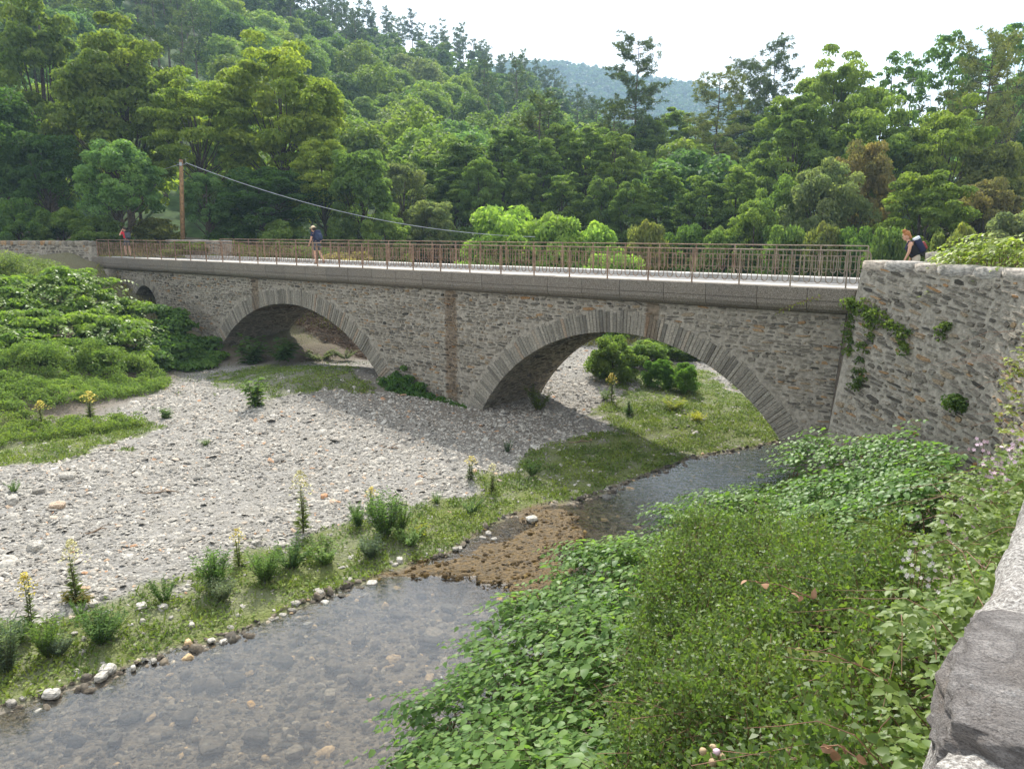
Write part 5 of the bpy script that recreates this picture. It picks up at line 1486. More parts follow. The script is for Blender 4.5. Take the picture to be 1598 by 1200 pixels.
# creeper at the foot of the pier
S = []
for _ in range(230):
    u = lr.uniform(13.3, 18.6); hmax = np.interp(u, [13.3, 14.5, 15.6, 16.9, 17.8, 18.6], [.35, .45, .85, 1.55, 1.2, .5])
    w = lr.uniform(0, 1); S.append(buv(u, .15-1.15*(1-w)*(hmax/1.5)**.5, .25+hmax*w*lr.uniform(.7, 1)))
S = np.array(S); V, Fq, T = leaf_clumps(lr, S, .2*lr.uniform(.7, 1.3, len(S)), 90, .085, .8, .35, .45, .4, .4, .75)
r_ = thing('creeper', tuple(buv(16.5, -.3, .3)), 'dark green creeper heaped against the foot of the middle pier', 'creeper')
obj('foliage', mesh_np('foliage', V, Fq, M['leaf'], T), r_, color=(.085, .17, .042), kind='stuff')
MB().tube([buv(16.5, -.3, .2), buv(16.7, .1, .8), buv(16.9, .25, 1.5)], .015, 4).obj('stem', M['stem'], r_)

# climbing plant and tufts on the wing wall: placed on its face
def wing_pt(px, py, out=.06):
    """the point of the wing wall's face at a pixel"""
    r = ray(px, py); best = None
    for t in np.linspace(8, 26, 700):
        p = np.array([0, 0, EYE])+r*t; s, par = polydist(p[:1], p[1:2], [tuple(q) for q in wing])
        off = .15*(WALL_TOP-p[2])
        d = abs(s[0]-off)
        if best is None or d < best[0]: best = (d, p)
        if s[0]-off < 0: break
    return best[1]-r*out/np.linalg.norm(r)
def face_plant(name, label, chains, rad, per, ll, col, cat='creeper'):
    C = []
    for ch in chains:
        q = [wing_pt(*c) for c in ch]
        for a, b_ in zip(q[:-1], q[1:]):
            m = max(2, int(np.linalg.norm(b_-a)/.08))
            for k in range(m): C.append(a+(b_-a)*k/m+lr.normal(0, .05, 3))
        if len(q) == 1: C += [q[0]+lr.normal(0, .06, 3) for _ in range(6)]
    C = np.array(C); V, Fq, T = leaf_clumps(lr, C, rad*lr.uniform(.6, 1.4, len(C)), per, ll, .9, .3, .5, .5, .5, .75)
    root = thing(name, tuple(C.mean(0)), label, cat)
    obj('foliage', mesh_np('foliage', V, Fq, M['leaf'], T), root, color=col, kind='stuff')
    b = MB()
    for ch in chains:
        if len(ch) > 1: b.tube([wing_pt(*c, .02) for c in ch], .006, 4)
    if b.n: b.obj('vine', M['stem_red'], root)
face_plant('climbing_plant', 'green climber trailing over the top left corner of the wing wall', [[(1325, 478), (1345, 492), (1375, 505), (1400, 512), (1420, 525)], [(1330, 480), (1325, 520), (1322, 560)], [(1360, 500), (1352, 530), (1345, 555)], [(1405, 515), (1412, 540), (1415, 555)], [(1318, 470), (1350, 480), (1390, 500)]], .13, 34, .075, (.105, .160, .042))
face_plant('climbing_plant', 'sparse dark climber hanging halfway down the wing wall', [[(1345, 560), (1342, 590), (1338, 610)], [(1330, 600), (1350, 600)]], .12, 30, .07, (.080, .130, .036))
face_plant('wall_fern', 'small round tuft rooted in the wing wall, lower right', [[(1495, 628)], [(1500, 632)], [(1489, 630)]], .15, 50, .07, (.095, .155, .036))
face_plant('wall_fern', 'small tuft below the drain hole in the wing wall', [[(1478, 512)], [(1474, 516)]], .12, 40, .07, (.110, .155, .042))
# loose shoot across the end of the cornice
P = [buv(.9, -.12, DECK-.22), buv(1.5, -.2, DECK-.42), buv(2.0, -.16, DECK-.72)]
r_ = thing('bramble_shoot', tuple(P[0]), 'pale shoot hanging across the right end of the cornice', 'bramble')
MB().tube(P, .006, 4).obj('cane', M['stem_red'], r_)
Q = np.array([P[0]*(1-q)**2+2*P[1]*q*(1-q)+P[2]*q*q for q in np.linspace(0, 1, 26)]); n = len(Q)
V, Fq = ovate(Q+lr.normal(0, .015, Q.shape), rdir(lr, n), rdir(lr, n)+np.array([0, -.5, .6]), np.full(n, .09), .8)
obj('foliage', mesh_np('foliage', V, Fq, M['leaf'], np.full(len(V), .8)), r_, color=(.2, .24, .09), kind='stuff')

# ------------------------------------------------------------------ single plants on the gravel (unit height, scaled)
def herb_mesh(seed, kind):
    rng = np.random.default_rng(seed); Ls, Ws, Tn, ST, FL = [], [], [], [], []
    ns = dict(willow=40, sapling=9, rosette=12, herb=16, stalk=3)[kind]
    P, T, Nn, L, Wd = [], [], [], [], []
    for i in range(ns):
        a = rng.uniform(0, 6.28); r = {'willow': .42, 'sapling': .28, 'rosette': .5, 'herb': .38, 'stalk': .03}[kind]*math.sqrt(rng.random()); h = rng.uniform(.55, 1.0)
        b = np.array([math.cos(a), math.sin(a), 0]); top = b*r*1.25+np.array([0, 0, h]); ST.append([b*r*.15, b*r*.75+np.array([0, 0, h*.5]), top])
        m = dict(willow=46, sapling=26, rosette=16, herb=46, stalk=60)[kind]
        for j in range(m):
            q = .08+.92*(j+rng.random())/m; c = (b*r*.15)*(1-q)**2+2*q*(1-q)*(b*r*.75+np.array([0, 0, h*.5]))+q*q*top
            aa = rng.uniform(0, 6.28); d = np.array([math.cos(aa), math.sin(aa), rng.uniform(.1, .8) if kind != 'sapling' else rng.uniform(-.4, .3)])
            l = {'willow': .12, 'sapling': .2, 'rosette': .26, 'herb': .085, 'stalk': .10*(1.3-q)}[kind]*rng.uniform(.6, 1.2)
            P.append(c+unit(d)*l*.5); T.append(d); Nn.append(unit(np.array([0, 0, 1])+rng.normal(0, .4, 3))); L.append(l); Wd.append(l*{'willow': .2, 'sapling': .45, 'rosette': .3, 'herb': .45, 'stalk': .28}[kind])
    P, T, Nn = map(np.array, (P, T, Nn))
    V, Fq = diamonds(P, T, Nn, np.array(L), np.array(Wd), .2)
    fol = mesh_np('foliage', V, Fq, M['leaf'], np.repeat(np.clip(rng.normal(.5, .18, len(P)), 0, 1), 4))
    V, Fq = twig_mesh(np.array(ST), .008 if kind != 'stalk' else .010); st = mesh_np('stems', V, Fq, M['stem'])
    fl = {}
    if kind == 'stalk':
        n = 150; q = rng.random(n)**.7; z = .62+.38*q; rr = .12*(1.1-.75*q)*np.sqrt(rng.random(n))*(.5+vnoise(z*14, q*0, seed)); a = rng.uniform(0, 6.28, n)
        Pq = np.stack([rr*np.cos(a), rr*np.sin(a), z], -1); V, Fq = diamonds(Pq, rdir(rng, n), rdir(rng, n), np.full(n, .032), np.full(n, .024), 0)
        for mt in ('petal_yellow', 'petal_cream'): fl[mt] = mesh_np('flowers', V, Fq, M[mt])
    return fol, st, fl
HM = {k: [herb_mesh(80+7*i+j, k) for j in range(3)] for i, k in enumerate(('willow', 'sapling', 'rosette', 'herb', 'stalk'))}
hn = 0
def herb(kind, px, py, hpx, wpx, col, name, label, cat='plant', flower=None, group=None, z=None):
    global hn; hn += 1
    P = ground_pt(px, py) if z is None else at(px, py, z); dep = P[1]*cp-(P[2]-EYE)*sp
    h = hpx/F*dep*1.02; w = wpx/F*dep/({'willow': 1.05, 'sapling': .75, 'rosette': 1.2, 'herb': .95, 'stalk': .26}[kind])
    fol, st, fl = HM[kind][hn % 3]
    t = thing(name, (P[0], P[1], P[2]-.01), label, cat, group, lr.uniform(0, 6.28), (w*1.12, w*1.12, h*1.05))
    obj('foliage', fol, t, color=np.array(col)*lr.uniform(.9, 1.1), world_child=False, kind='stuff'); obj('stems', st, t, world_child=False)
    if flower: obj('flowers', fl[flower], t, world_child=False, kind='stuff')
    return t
W1, W2, W3, HB = (.115, .20, .06), (.155, .24, .07), (.175, .225, .16), (.15, .22, .05)
herb('sapling', 400, 634, 46, 44, (.125, .195, .055), 'sapling', 'leafy green sapling standing alone on the gravel in front of the left arch')
herb('sapling', 261, 653, 18, 22, (.09, .15, .05), 'sapling', 'small green tuft on the gravel left of the lone sapling')
herb('herb', 320, 695, 10, 20, W2, 'weed', 'tiny weed on the open gravel below the small tuft')
herb('willow', 602, 838, 70, 66, W1, 'willow_shrub', 'bushy green willow shrub, tallest on the stream bank', 'shrub')
herb('willow', 625, 830, 46, 40, W2, 'willow_shrub', 'willow shrub at the right side of the tallest one', 'shrub')
herb('willow', 560, 822, 30, 30, W1, 'willow_shrub', 'small dark willow shrub left of the tallest one', 'shrub')
herb('willow', 578, 870, 34, 44, W3, 'willow_shrub', 'silvery willow shrub in front of the tallest one', 'shrub')
herb('herb', 640, 850, 34, 60, W2, 'weed', 'low green weeds right of the tallest willow shrub')
herb('willow', 335, 918, 62, 62, W1, 'willow_shrub', 'upright dark willow shrub in the middle of the bank', 'shrub')
herb('willow', 346, 938, 36, 48, W3, 'willow_shrub', 'silver-leaved shrub at the foot of the upright willow', 'shrub')
herb('willow', 415, 908, 52, 60, W1, 'willow_shrub', 'dark willow shrub right of the upright one', 'shrub')
herb('herb', 455, 885, 44, 66, W1, 'willow_shrub', 'spreading green shrub below the tall flower stalk', 'shrub')
herb('herb', 508, 878, 40, 66, W2, 'willow_shrub', 'low light green shrub right of the spreading one', 'shrub')
herb('herb', 257, 940, 40, 40, (.085, .165, .030), 'weed', 'compact round bright green weed on the gravel')
herb('willow', 158, 1002, 52, 84, W1, 'willow_shrub', 'wide willow shrub above the two white stones', 'shrub')
herb('willow', 74, 1024, 62, 50, W2, 'willow_shrub', 'tall green willow shrub beside the left flower stalk', 'shrub')
herb('willow', 92, 1022, 34, 44, W3, 'willow_shrub', 'silver shrub leaning on the tall green willow at the left', 'shrub')
herb('willow', 12, 1050, 92, 70, W3, 'willow_shrub', 'silvery shrub cut by the left edge of the photo', 'shrub')
herb('willow', 28, 1005, 40, 50, W1, 'willow_shrub', 'green shrub behind the silvery one at the left edge', 'shrub')
herb('herb', 124, 962, 30, 26, W1, 'weed', 'small weed at the foot of the pale flower stalk')
herb('herb', 682, 786, 20, 18, W1, 'weed', 'small dark weed on the gravel above the bank')
herb('herb', 555, 806, 26, 24, W1, 'weed', 'thin weed left of the tallest willow shrub')
herb('herb', 735, 800, 22, 36, W1, 'weed', 'low dark weed near the brown riffle')
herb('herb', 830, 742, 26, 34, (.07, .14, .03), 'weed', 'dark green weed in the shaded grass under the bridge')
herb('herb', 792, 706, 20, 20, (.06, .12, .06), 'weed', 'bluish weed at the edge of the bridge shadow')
herb('rosette', 655, 838, 18, 34, (.30, .32, .03), 'rosette', 'yellow-green rosette on the bank right of the willow shrubs')
herb('rosette', 1050, 640, 18, 34, (.28, .30, .04), 'rosette', 'yellow rosette in the grass under the right arch')
herb('rosette', 1090, 656, 14, 32, (.32, .33, .03), 'rosette', 'bright yellow rosette right of the other one under the arch')
herb('rosette', 128, 938, 16, 52, (.16, .14, .02), 'rosette', 'brownish leaves round the foot of the pale flower stalk')
for px, pb, pt, w, fl, lab in [(120, 935, 842, 34, 'petal_cream', 'tall pale yellow flower stalk on the gravel at the left'), (50, 990, 893, 30, 'petal_yellow', 'yellow flower stalk nearest the left edge'), (373, 882, 824, 22, 'petal_yellow', 'short yellow flower stalk above the upright willow'),
                               (473, 832, 736, 34, 'petal_cream', 'tallest cream flower stalk, in the middle of the bank'), (581, 800, 760, 20, 'petal_yellow', 'yellow flower stalk beside the tallest willow shrub'), (735, 748, 712, 20, 'petal_yellow', 'yellow-tipped stalk at the edge of the bridge shadow'),
                               (769, 768, 724, 20, 'petal_cream', 'cream stalk right of the yellow-tipped one in the shade'), (954, 628, 584, 18, 'petal_yellow', 'yellow flower stalk seen through the right arch'), (142, 655, 612, 26, 'petal_yellow', 'yellow flowering stem at the front of the herb bed'), (66, 662, 626, 20, 'petal_yellow', 'second yellow flowering stem in the herb bed, near the left edge')]:
    herb('stalk', px, pb, pb-pt, w, (.13, .17, .05), 'flower_stalk', lab, 'flower', fl)
herb('herb', 22, 768, 18, 26, W1, 'weed', 'small green weed on the gravel below the herb island')
# through the arches
herb('herb', 840, 640, 36, 48, (.13, .19, .035), 'shrub', 'small yellowish shrub at the far end of the middle pier', 'shrub')
for kd, px, py, y, w, cl, lab in [('bush1', 957, 517, 33.5, 88, (.15, .22, .07), 'tall grey-green willow seen through the right arch'), ('bush2', 1005, 528, 36.5, 90, (.17, .25, .08), 'pale willow behind the others under the right arch'), ('bush2', 1028, 558, 32.6, 54, (.14, .25, .06), 'round green shrub seen through the right arch'),
                                ('bush2', 1070, 564, 31.8, 52, (.12, .22, .055), 'darker round shrub next to the arch ring'), ('bush1', 1055, 530, 39.5, 120, (.14, .21, .07), 'wide willow filling the back of the right arch')]:
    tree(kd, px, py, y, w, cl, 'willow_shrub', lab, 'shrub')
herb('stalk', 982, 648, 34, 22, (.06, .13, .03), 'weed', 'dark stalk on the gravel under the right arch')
herb('herb', 945, 625, 20, 30, W2, 'weed', 'small weed at the foot of the stalk under the right arch')
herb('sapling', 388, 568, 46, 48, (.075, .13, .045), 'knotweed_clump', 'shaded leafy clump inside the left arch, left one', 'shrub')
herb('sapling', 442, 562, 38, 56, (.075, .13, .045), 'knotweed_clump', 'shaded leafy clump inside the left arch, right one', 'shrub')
herb('herb', 500, 562, 16, 60, (.15, .20, .04), 'weed', 'sunlit weeds at the back of the left arch')
herb('herb', 540, 560, 14, 40, (.15, .20, .04), 'weed', 'sunlit weeds where the left arch meets the gravel mound')

# driftwood left on the bar
for px, py, w, a, lab in [(250, 770, 60, .3, 'bleached driftwood branch lying across the middle of the gravel'), (610, 700, 44, -.4, 'short driftwood stick near the edge of the bridge shadow'), (150, 830, 38, .9, 'thin driftwood stick on the gravel at the left'), (905, 690, 40, .2, 'grey driftwood stick on the shaded grass under the bridge')]:
    P = ground_pt(px, py); l = w/F*P[1]; d = np.array([math.cos(a), math.sin(a)*.8, 0]); q = np.linspace(-.5, .5, 7)
    pts = np.array([P+d*l*t_+np.array([0, 0, .03+.03*math.sin(t_*7)]) for t_ in q]); pts[:, 2] += H(pts[:, 0], pts[:, 1])-P[2]
    b = MB().tube(pts-P, np.array([.010, .018, .022, .022, .018, .014, .006]), 6, .6); b.tube([pts[3]-P, pts[3]-P+np.array([.12, .10, .08]), pts[3]-P+np.array([.26, .16, .10])], [.012, .009, .004], 5, .6)
    tag(b.obj('driftwood', M['dry_cane'], smooth=True, loc=tuple(P)), lab, 'driftwood', 'driftwood on the gravel')
# ------------------------------------------------------------------ near parapet
pr = np.random.default_rng(71)
def make_rubble_mortar():
    m, nt, _, L = newmat('coarse_lichen_mortar')
    P = pos(nt); n = noise(nt, 120.0, 4.0, .8, P); n2 = noise(nt, 26.0, 4.0, .65, P); n3 = noise(nt, 5.0, 3.0, .6, P)
    col = ramp(nt, n, [(.30, (.07, .063, .058)), (.46, (.25, .23, .21)), (.58, (.47, .445, .41)), (.75, (.66, .64, .61))])
    col = mixc(nt, col, (.075, .07, .066), math_(nt, 'MULTIPLY', rng_(nt, n2, .55, .7), .75))
    col = mixc(nt, col, (.22, .17, .12), math_(nt, 'MULTIPLY', rng_(nt, n3, .55, .75), .4))
    finish(nt, col, .95, math_(nt, 'ADD', n2, math_(nt, 'MULTIPLY', n, .5)), .9, .02, .15)
    return m
def make_near_stone(name, a, b, c):
    m, nt, _, L = newmat(name)
    P = pos(nt, (1, 1, 3), (.2, .1, .5)); n = noise(nt, 14.0, 9.0, .75, P, dist=.8); n2 = noise(nt, 3.2, 4.0, .6, P); n3 = noise(nt, 70, 4, .7, P)
    col = ramp(nt, n, [(.28, a), (.5, b), (.72, c)])
    col = mixc(nt, col, (.29, .235, .19), math_(nt, 'MULTIPLY', rng_(nt, n2, .55, .72), .5))
    col = mixc(nt, col, (.42, .41, .395), math_(nt, 'MULTIPLY', rng_(nt, n3, .60, .70), .6))
    n4 = noise(nt, 240, 3, .7, P); col = mixc(nt, mixc(nt, col, (.55, .55, .55), 1.0, 'MULTIPLY'), col, rng_(nt, n4, .36, .56))
    finish(nt, col, .86, math_(nt, 'ADD', n, math_(nt, 'MULTIPLY', n3, .35)), 1.0, .035, .25)
    return m
M['lichen_mortar'] = make_rubble_mortar()
M['grey_cap'] = make_near_stone('grey_cap_stone', (.12, .106, .098), (.26, .235, .217), (.43, .40, .37))
M['slate_cap'] = make_near_stone('dark_slate', (.07, .068, .068), (.17, .165, .165), (.33, .32, .315))
np_path = WALL[20:58]
PT = EYE-.70
par_t = thing('parapet_wall', (np_path[0][0]+.2, np_path[0][1], DECK), 'near stone parapet with rough mortar and grey coping in the bottom right corner', 'wall')
Ls = np.sum(np.linalg.norm(np.diff(np_path, axis=0), axis=1)); TH = .46
d_ = np.linalg.norm(np.diff(np_path, axis=0), axis=1); cs_ = np.concatenate([[0], np.cumsum(d_)])
s_cam = cs_[int(np.argmin(np.linalg.norm(np_path-np.array([.53, .90]), axis=1)))]
S = np.concatenate([np.arange(0, s_cam+2.6, .022), np.arange(s_cam+2.6, Ls, .12)]); 
cr = np.concatenate([np.linspace(0, 1, 9)*-1, [0]])
prof2 = [(0.30, -1.7), (.16, -1.0), (.06, -.5), (.035, -.28), (.02, -.15), (.012, -.08), (0, -.045), (-.02, -.025), (-.06, -.018), (-.11, -.014), (-.17, -.012), (-.24, -.012), (-.31, -.014), (-.38, -.02), (-.43, -.04), (-.46, -.09), (-.47, -.3), (-.47, -1.2)]
V = []
for s in S:
    p, t = path_at(np_path, s); nr = np.array([-t[1], t[0]])
    for o, z in prof2: V.append([p[0]+nr[0]*o, p[1]+nr[1]*o, PT+z])
V = np.array(V); k = len(prof2); dn = fbm3(V*11, 5, 4)-.5; dn2 = fbm3(V*34, 9, 2)-.5
V[:, 2] += dn*.055+dn2*.022; V[:, 0] += (fbm3(V*9+7, 3, 3)-.5)*.07; V[:, 1] += (fbm3(V*9+17, 4, 3)-.5)*.07
i = np.arange(len(S)-1)[:, None]*k+np.arange(k-1)[None]; Fq = np.stack([i, i+k, i+k+1, i+1], -1).reshape(-1, 4)
obj('wall_core', mesh_np('wall_core', V, Fq, M['lichen_mortar'], smooth=True), par_t)
def cap_at(s0, s1, o0, o1, hgt, mat, seed, n=18, top=.03, boxy=.66, dr=0):
    p, t = path_at(np_path, (s0+s1)/2); nr = np.array([-t[1], t[0]])
    Vr, Fr = rock((s1-s0)/2, abs(o1-o0)/2, hgt/2, n, seed, .075, boxy, 2.4, .09)
    Vr = rot_z(Vr, math.atan2(t[1], t[0])+dr); c = p+nr*(o0+o1)/2
    Vr += np.array([c[0], c[1], PT+top-hgt/2])
    MB().add(Vr, Fr, .5).obj('coping_stone', M[mat], par_t, smooth=True)
cap_at(s_cam+.09, s_cam+.56, .02, -.52, .17, 'grey_cap', 12, 44, .03, .60)
cap_at(s_cam+1.2, s_cam+1.66, -.02, -.42, .12, 'slate_cap', 25, 30, -.003)
cap_at(s_cam-.62, s_cam-.16, .03, -.46, .15, 'grey_cap', 33, 16, .02)
s = s_cam+1.75; q = 0
while s < Ls-.5:
    l = pr.uniform(.35, .7); cap_at(s, s+l, .03, -.47, .2, ('grey_cap', 'slate_cap', 'grey_cap')[q % 3], 40+q, 8, -.025); s += l+pr.uniform(.02, .25); q += 1
# road behind the parapet
Vr = []
for s in np.linspace(0, L_all-.3, 60):
    p, t = path_at(WALL, s); nr = np.array([-t[1], t[0]])
    for o in (-.45, -5.2): Vr.append([p[0]+nr[0]*o, p[1]+nr[1]*o, DECK+.004])
structure('road', mesh_np('road', Vr, np.array([[2*i, 2*i+1, 2*i+3, 2*i+2] for i in range(59)]), M['road']))
fc = np.array([buv(u, v, 0)[:2] for u, v in ((-8.5, 3.9), (-6, 4.3), (-3, 4.6), (-.6, 4.9))])
wall_thing('parapet_wall', 'low stone wall on the far side of the road behind the knotweed, right of the woman', fc, EYE-.62, 5.0, .45, 0, np.random.default_rng(9), 60, (.5, 1.0), .22, 'cap')

# ------------------------------------------------------------------ utility pole and cables
PB = aty(284, 376, 50.5); zb = Hs(PB[0], PB[1]); PTp = aty(282.5, 249, 50.5)
pole = thing('utility_pole', (PB[0], PB[1], zb), 'brown wooden utility pole with a cable bracket behind the left end of the bridge', 'pole')
MB().tube([np.array([PB[0], PB[1], zb-.3]), (np.array([PB[0], PB[1], zb])+PTp)/2, PTp], [.15, .14, .115], 10).obj('shaft', M['pole_wood'], pole, smooth=True)
MB().tube([PTp+np.array([.1, -.1, -.32]), PTp+np.array([.32, -.12, -.30]), PTp+np.array([.36, -.12, -.05]), PTp+np.array([.30, -.12, .02])], .02, 5).obj('bracket', M['steel'], pole)
MB().box(PTp+np.array([0, -.12, -.3]), (.14, .05, .22)).obj('clamp', M['steel'], pole)
def cable(A, B, sag, r, label, n=24):
    A, B = np.array(A), np.array(B); t = np.linspace(0, 1, n)[:, None]
    pts = A*(1-t)+B*t-np.array([0, 0, 1])*sag*4*t*(1-t)
    return tag(MB().tube(pts, r, 5).obj('cable', M['cable']), label, 'cable')
hk = PTp+np.array([.34, -.12, -.22])
cable(hk, aty(835, 370, 50.3), 1.0, .022, 'grey cable sagging right from the utility pole')
cable(PTp+np.array([-.1, 0, -.3]), aty(-60, 282, 58), .9, .014, 'thin cable running left from the utility pole out of the photo')
# pale rocks beyond the railing
for px, py, w, t, lab in [(610, 392, 52, .8, 'largest pale boulder of the heap seen through the railing'), (572, 394, 40, .7, 'left boulder of the pale heap seen through the railing'), (640, 396, 30, .8, 'right boulder of the pale heap seen through the railing'), (596, 385, 30, .75, 'top boulder of the pale heap seen through the railing'), (540, 398, 34, .6, 'greyish boulder left of the pale heap')]:
    P = aty(px, py, 52); g = Hs(P[0], P[1]); r = w/F*52/2
    V, Fs = rock(r, r*.8, max(.5, (P[2]-g)*.6+.35), 5, int(w*3+px), .1, .4)
    tag(MB().add(V, Fs, t).obj('boulder', M['pale_stone'], loc=(P[0], P[1], g+.2)), lab, 'boulder', 'heap of pale boulders behind the railing')
tag(cover('field_grass', 'dry pale meadow grass between the bridge and the wood', 45000, (-26, 16, 42, 72), lambda x, y, sL, sR, sT, px: (px > 150) & (px < 1350), .34, (.185, .185, .075), gc, True), 'dry pale meadow grass between the bridge and the wood', 'grass', kind='stuff')
# ------------------------------------------------------------------ people
def skin(name, pts, edges, rad, mat, parent, root=0, sub=2):
    me = bpy.data.meshes.new(name); me.from_pydata([tuple(p) for p in pts], edges, [])
    me.materials.append(M[mat])
    o = obj(name, me, parent, world_child=False)
    md = o.modifiers.new('skin', 'SKIN'); md.use_smooth_shade = True
    for i, v in enumerate(me.skin_vertices[0].data): v.radius = (rad[i], rad[i]) if np.isscalar(rad[i]) else rad[i]; v.use_root = (i == root)
    s = o.modifiers.new('sub', 'SUBSURF'); s.levels = sub; s.render_levels = sub
    return o
def ell(c, r, n=8, e=0.0, seed=1):
    V, Fs = rock(1, 1, 1, n, seed, 0, e); V = V/1.15 if e == 0 else V
    return V*np.array(r)+np.array(c), Fs
def person(loc, face, pose, clothes, label, sc=1.0):
    """local frame: +x is the way the person faces, +z up; the figure is 1.7 m tall"""
    t = thing('person', loc, label, 'person', rz=face, scale=(sc, sc, sc))
    J = dict(pel=(0, 0, .94), wai=(.02, 0, 1.08), che=(.06, 0, 1.27), nek=(.10, 0, 1.44), hed=(.125, 0, 1.50),
             hl=(0, .09, .90), hr=(0, -.09, .90), kl=(.10, .10, .50), kr=(-.02, -.10, .49), al=(.03, .10, .09), ar=(-.26, -.10, .16), tl=(.17, .105, .035), tr=(-.16, -.105, .05),
             sl=(.07, .17, 1.39), sr=(.07, -.17, 1.39), el=(.10, .25, 1.13), er=(-.02, -.25, 1.12), wl=(.25, .22, .95), wr=(.08, -.26, .90))
    J.update(pose); J = {k: np.array(v, float) for k, v in J.items()}
    def hand(w, e, sgn):
        d = unit(w-e); s = unit(np.cross(d, [0, 0, 1.0])+1e-6); up = np.cross(s, d)
        palm = w+d*.075; out = [palm]; par = []
        for k, (o_, l) in enumerate(((-.03, .065), (-.01, .078), (.012, .072), (.032, .055))):
            a = palm+s*o_*.9+d*.01; out += [a+d*l*.5-up*.008, a+d*l-up*.03]
        out += [w+d*.03+s*.038*sgn, w+d*.07+s*.06*sgn]
        return out
    names = ['pel', 'wai', 'che', 'nek', 'hed', 'hl', 'kl', 'al', 'tl', 'hr', 'kr', 'ar', 'tr', 'sl', 'el', 'wl', 'sr', 'er', 'wr']
    P = [J[n] for n in names]; ix = {n: i for i, n in enumerate(names)}
    E = [('pel', 'wai'), ('wai', 'che'), ('che', 'nek'), ('nek', 'hed'), ('pel', 'hl'), ('hl', 'kl'), ('kl', 'al'), ('al', 'tl'), ('pel', 'hr'), ('hr', 'kr'), ('kr', 'ar'), ('ar', 'tr'), ('che', 'sl'), ('sl', 'el'), ('el', 'wl'), ('che', 'sr'), ('sr', 'er'), ('er', 'wr')]
    E = [(ix[a], ix[b_]) for a, b_ in E]
    Rd = [.13, .115, .12, .055, .05, .085, .056, .036, .03, .085, .056, .036, .03, .055, .040, .027, .055, .040, .027]
    for w, e, sg in (('wl', 'el', 1), ('wr', 'er', -1)):
        b0 = len(P); hp = hand(J[w], J[e], sg); P += hp; Rd += [.026]+[.010, .008]*4+[.012, .009]
        E.append((ix[w], b0))
        for k in range(4): E += [(b0, b0+1+2*k), (b0+1+2*k, b0+2+2*k)]
        E += [(ix[w], b0+9), (b0+9, b0+10)]
    skin('body', P, E, Rd, 'skin', t)
    # head: skull, nose, ears in one mesh
    h = J['hed']+np.array([.02, 0, .10]); hp = clothes.get('headpitch', 0.0); R = Matrix.Rotation(hp, 3, 'Y')
    b = MB(); V, Fs = ell((0, 0, 0), (.095, .075, .118), 8); b.add(V, Fs)
    V, Fs = ell((.06, 0, -.065), (.045, .05, .05), 5); b.add(V, Fs)
    V, Fs = ell((.097, 0, -.015), (.02, .014, .026), 3); b.add(V, Fs)
    for sg in (-1, 1): V, Fs = ell((-.005, sg*.076, -.01), (.018, .01, .03), 3); b.add(V, Fs)
    V2 = [np.array(R @ Vector(v)) for v in np.concatenate(b.V)]
    hb = MB().add(np.array(V2)+h, b.F); hb.obj('head', M['skin'], t, smooth=True, world_child=False)
    for sg in (-1, 1):
        V, Fs = ell((.088, sg*.03, .018), (.008, .012, .008), 3); V = np.array([np.array(R @ Vector(v)) for v in V])+h
        MB().add(V, Fs).obj('eye', M['hair_dark'], t, smooth=True, world_child=False)
    def sk(name, nodes, edges, rr, mat): return skin(name, [J[n] if isinstance(n, str) else np.array(n) for n in nodes], edges, rr, mat, t)
    # clothes
    ue = lambda s, e, q: tuple(J[s]*(1-q)+J[e]*q)
    if clothes['top'] == 'tee':
        sk('shirt', ['pel', 'wai', 'che', tuple(J['nek']-np.array([.01, 0, .03])), 'sl', ue('sl', 'el', .55), 'sr', ue('sr', 'er', .55)], [(0, 1), (1, 2), (2, 3), (2, 4), (4, 5), (2, 6), (6, 7)], [.145, .135, .14, .066, .072, .062, .072, .062], clothes['topmat'])
    else:
        sk('tank_top', ['pel', 'wai', 'che', tuple(J['che']*.45+J['nek']*.55)], [(0, 1), (1, 2), (2, 3)], [.18, .172, .185, .12], clothes['topmat'])
    sk('shorts', ['wai', 'pel', 'hl', ue('hl', 'kl', .8), 'hr', ue('hr', 'kr', .8)], [(0, 1), (1, 2), (2, 3), (1, 4), (4, 5)], [.122, .142, .10, .082, .10, .082], clothes['shortmat'])
    for a, tn in (('al', 'tl'), ('ar', 'tr')):
        sk('shoe', [tuple(J[a]-np.array([.03, 0, .03])), a, tn], [(0, 1), (0, 2)], [.045, .048, .042], 'shoe')
    b = MB()
    if clothes['head'] == 'hat':
        V, Fs = ell((-.005, 0, .075), (.105, .09, .075), 6); b.add(V, Fs); V, Fs = ell((.01, 0, .05), (.18, .16, .014), 7); b.add(V, Fs); nm, mt = 'sun_hat', 'straw'
        V, Fs = ell((-.03, 0, -.01), (.085, .08, .09), 5); Vh = np.array([np.array(R @ Vector(v)) for v in V])+h; MB().add(Vh, Fs).obj('hair', M['hair_dark'], t, smooth=True, world_child=False)
    else:
        V, Fs = ell((-.025, 0, .035), (.098, .086, .10), 6); b.add(V, Fs); nm, mt = 'hair', clothes['hairmat']
        if clothes['head'] == 'bun':
            V, Fs = ell((-.01, 0, .14), (.06, .06, .05), 5, 0, 7); b.add(V, Fs); V, Fs = ell((-.07, 0, -.05), (.045, .07, .08), 5); b.add(V, Fs)
    V2 = np.array([np.array(R @ Vector(v)) for v in np.concatenate(b.V)])+h
    MB().add(V2, b.F).obj(nm, M[mt], t, smooth=True, world_child=False)
    # backpack: a thing of its own, worn on the back
    c = J['che']*.62+J['wai']*.38; ax = unit(J['nek']-J['pel']); back = -np.array([ax[2], 0, -ax[0]])
    pk = thing('backpack', loc, clothes['packlabel'], 'backpack', rz=face, scale=(sc, sc, sc))
